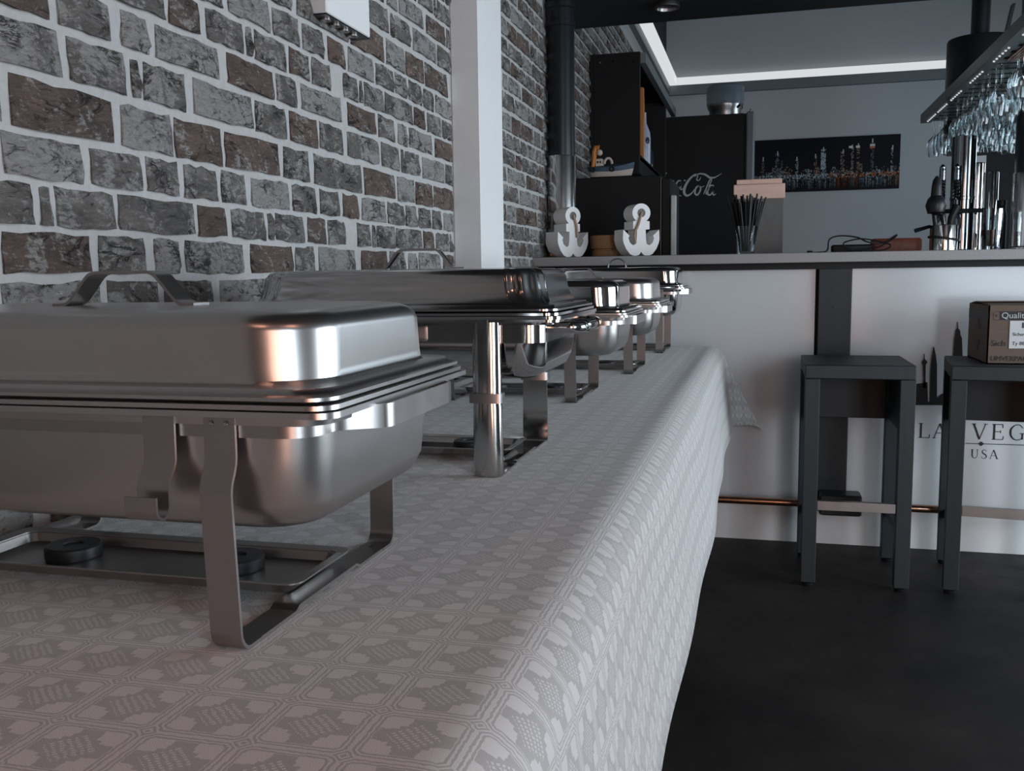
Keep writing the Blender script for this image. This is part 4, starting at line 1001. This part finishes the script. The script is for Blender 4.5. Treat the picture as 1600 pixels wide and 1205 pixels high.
for i in range(NX):
    for j in (12, 13, 14, 15):
        if rp.random() < .65:
            a_ = rp.random(); img[j][i] = (.36*a_, .12*a_, .04*a_) if (i > 78 and rp.random() < .65) else (.26*a_, .30*a_, .32*a_)
    f = rp.random()**1.5
    colr = (.16*f, .05*f, .02*f) if (85 < i < 110 or i > 136) and rp.random() < .7 else (.16*f, .20*f, .23*f)
    for j in range(2, 12):
        if rp.random() < .7: img[j][i] = tuple(q*(j/12) for q in colr)
vs = []; fs = []; cols = []
for j in range(NZ+1):
    for i in range(NX+1): vs.append((PX0+(PX1-PX0)*i/NX, YB-.0355, PZ0+(PZ1-PZ0)*j/NZ))
for j in range(NZ):
    for i in range(NX): fs.append((j*(NX+1)+i, j*(NX+1)+i+1, (j+1)*(NX+1)+i+1, (j+1)*(NX+1)+i)); cols += [min(1, q*1.7) for q in img[j][i]]+[1]
po_ = MB().add(vs, fs); po_ = po_.build('print', 'prnt', pic, smooth=0)
ca = po_.data.attributes.new('print', 'FLOAT_COLOR', 'FACE'); ca.data.foreach_set('color', cols)

ZL = at(1052, 128, YB-.08).z
struct(MB().box(XW, XR, YB-.07, YB, ZL-.13, ZL-.035).build('trim_1', 'grey_trim', smooth=0))
struct(MB().box(XW, XW+.045, YC+.02, YB-.07, ZL-.11, ZL-.035).build('trim_2', 'grey_trim', smooth=0))
l1 = MB().box(XW+.116, XR, YB-.055, YB-.005, ZL-.035, ZL+.045).build('light_strip', 'led', smooth=0)
tag(l1, 'bright white light strip running along the back wall', 'light strip')
l2 = MB().box(XW+.005, XW+.115, YC+.02, YB-.06, ZL-.035, ZL+.045).build('light_strip', 'led', smooth=0)
tag(l2, 'bright white light strip running above the wall shelf', 'light strip')

dz = at(1560, 236, YB).z; dx0 = at(1537, 300, YB).x; dx1 = dx0+.85
struct(MB().box(dx0-.10, dx0, YB-.05, YB, 0, dz+.10).build('trim_3', 'white_paint', smooth=0))
struct(MB().box(dx1, dx1+.10, YB-.05, YB, 0, dz+.10).build('trim_4', 'white_paint', smooth=0))
struct(MB().box(dx0, dx1, YB-.05, YB, dz, dz+.10).build('trim_5', 'white_paint', smooth=0))
do = MB().box(dx0, dx1, YB-.02, YB, 0, dz).build('door_2', 'black_lam', smooth=0); struct(do)
MB().box(dx0+.1, dx1-.1, YB-.026, YB-.02, .3, 1.0).build('door_panel', 'black_lam', do, smooth=0)
MB().box(dx0+.1, dx1-.1, YB-.026, YB-.02, 1.15, dz-.15).build('door_panel', 'black_lam', do, smooth=0)

# ------------------------------------------------------------------ wall box, ceiling spot
wb = empty('distribution_box', (-.976, 2.13, 1.79), 'white wall-mounted box with round sockets beneath, high on the bricks', 'wall box')
MB().cham(XW, -.952, 2.01, 2.254, 1.79, 2.25, .003).build('housing', 'white_paint', wb)
MB().box(XW+.002, -.954, 2.012, 2.252, 1.787, 1.7905).build('base_plate', 'dark_metal', wb, smooth=0)
for y in (2.05, 2.10, 2.15, 2.20):
    MB().lathe([(.013, 0), (.013, -.004), (.009, -.004), (.009, -.001), (.001, -.001)], (-.975, y, 1.787), 12, False, True).build('cable_gland', 'dull', wb)
MB().box(-.9515, -.9495, 2.135, 2.150, 1.862, 1.882).build('marking', 'grey_trim', wb, smooth=0)
def ceiling_spot(x, y, label, lens):
    d = empty('ceiling_spot', (x, y, 2.442), label, 'spotlight', 'recessed spotlights in the black ceiling')
    MB().lathe([(.055, 2.469), (.060, 2.455), (.060, 2.445), (.048, 2.442), (.044, 2.455)], (x, y, 0), 24, False, False).build('ring', 'dull', d)
    MB().lathe([(.044, 2.456), (.001, 2.454)], (x, y, 0), 20, False, True).build('lens', lens, d)
ceiling_spot(at(1042, 3, 4.65).x, 4.66, 'small unlit recessed spotlight in the black ceiling above the bar', 'teal')
ceiling_spot(*FILL_SPOTS[0], 'added warm fill spotlight in the ceiling behind the near buffet end', 'fill_lens')
ceiling_spot(*FILL_SPOTS[1], 'added warm fill spotlight in the ceiling over the aisle', 'fill_lens')
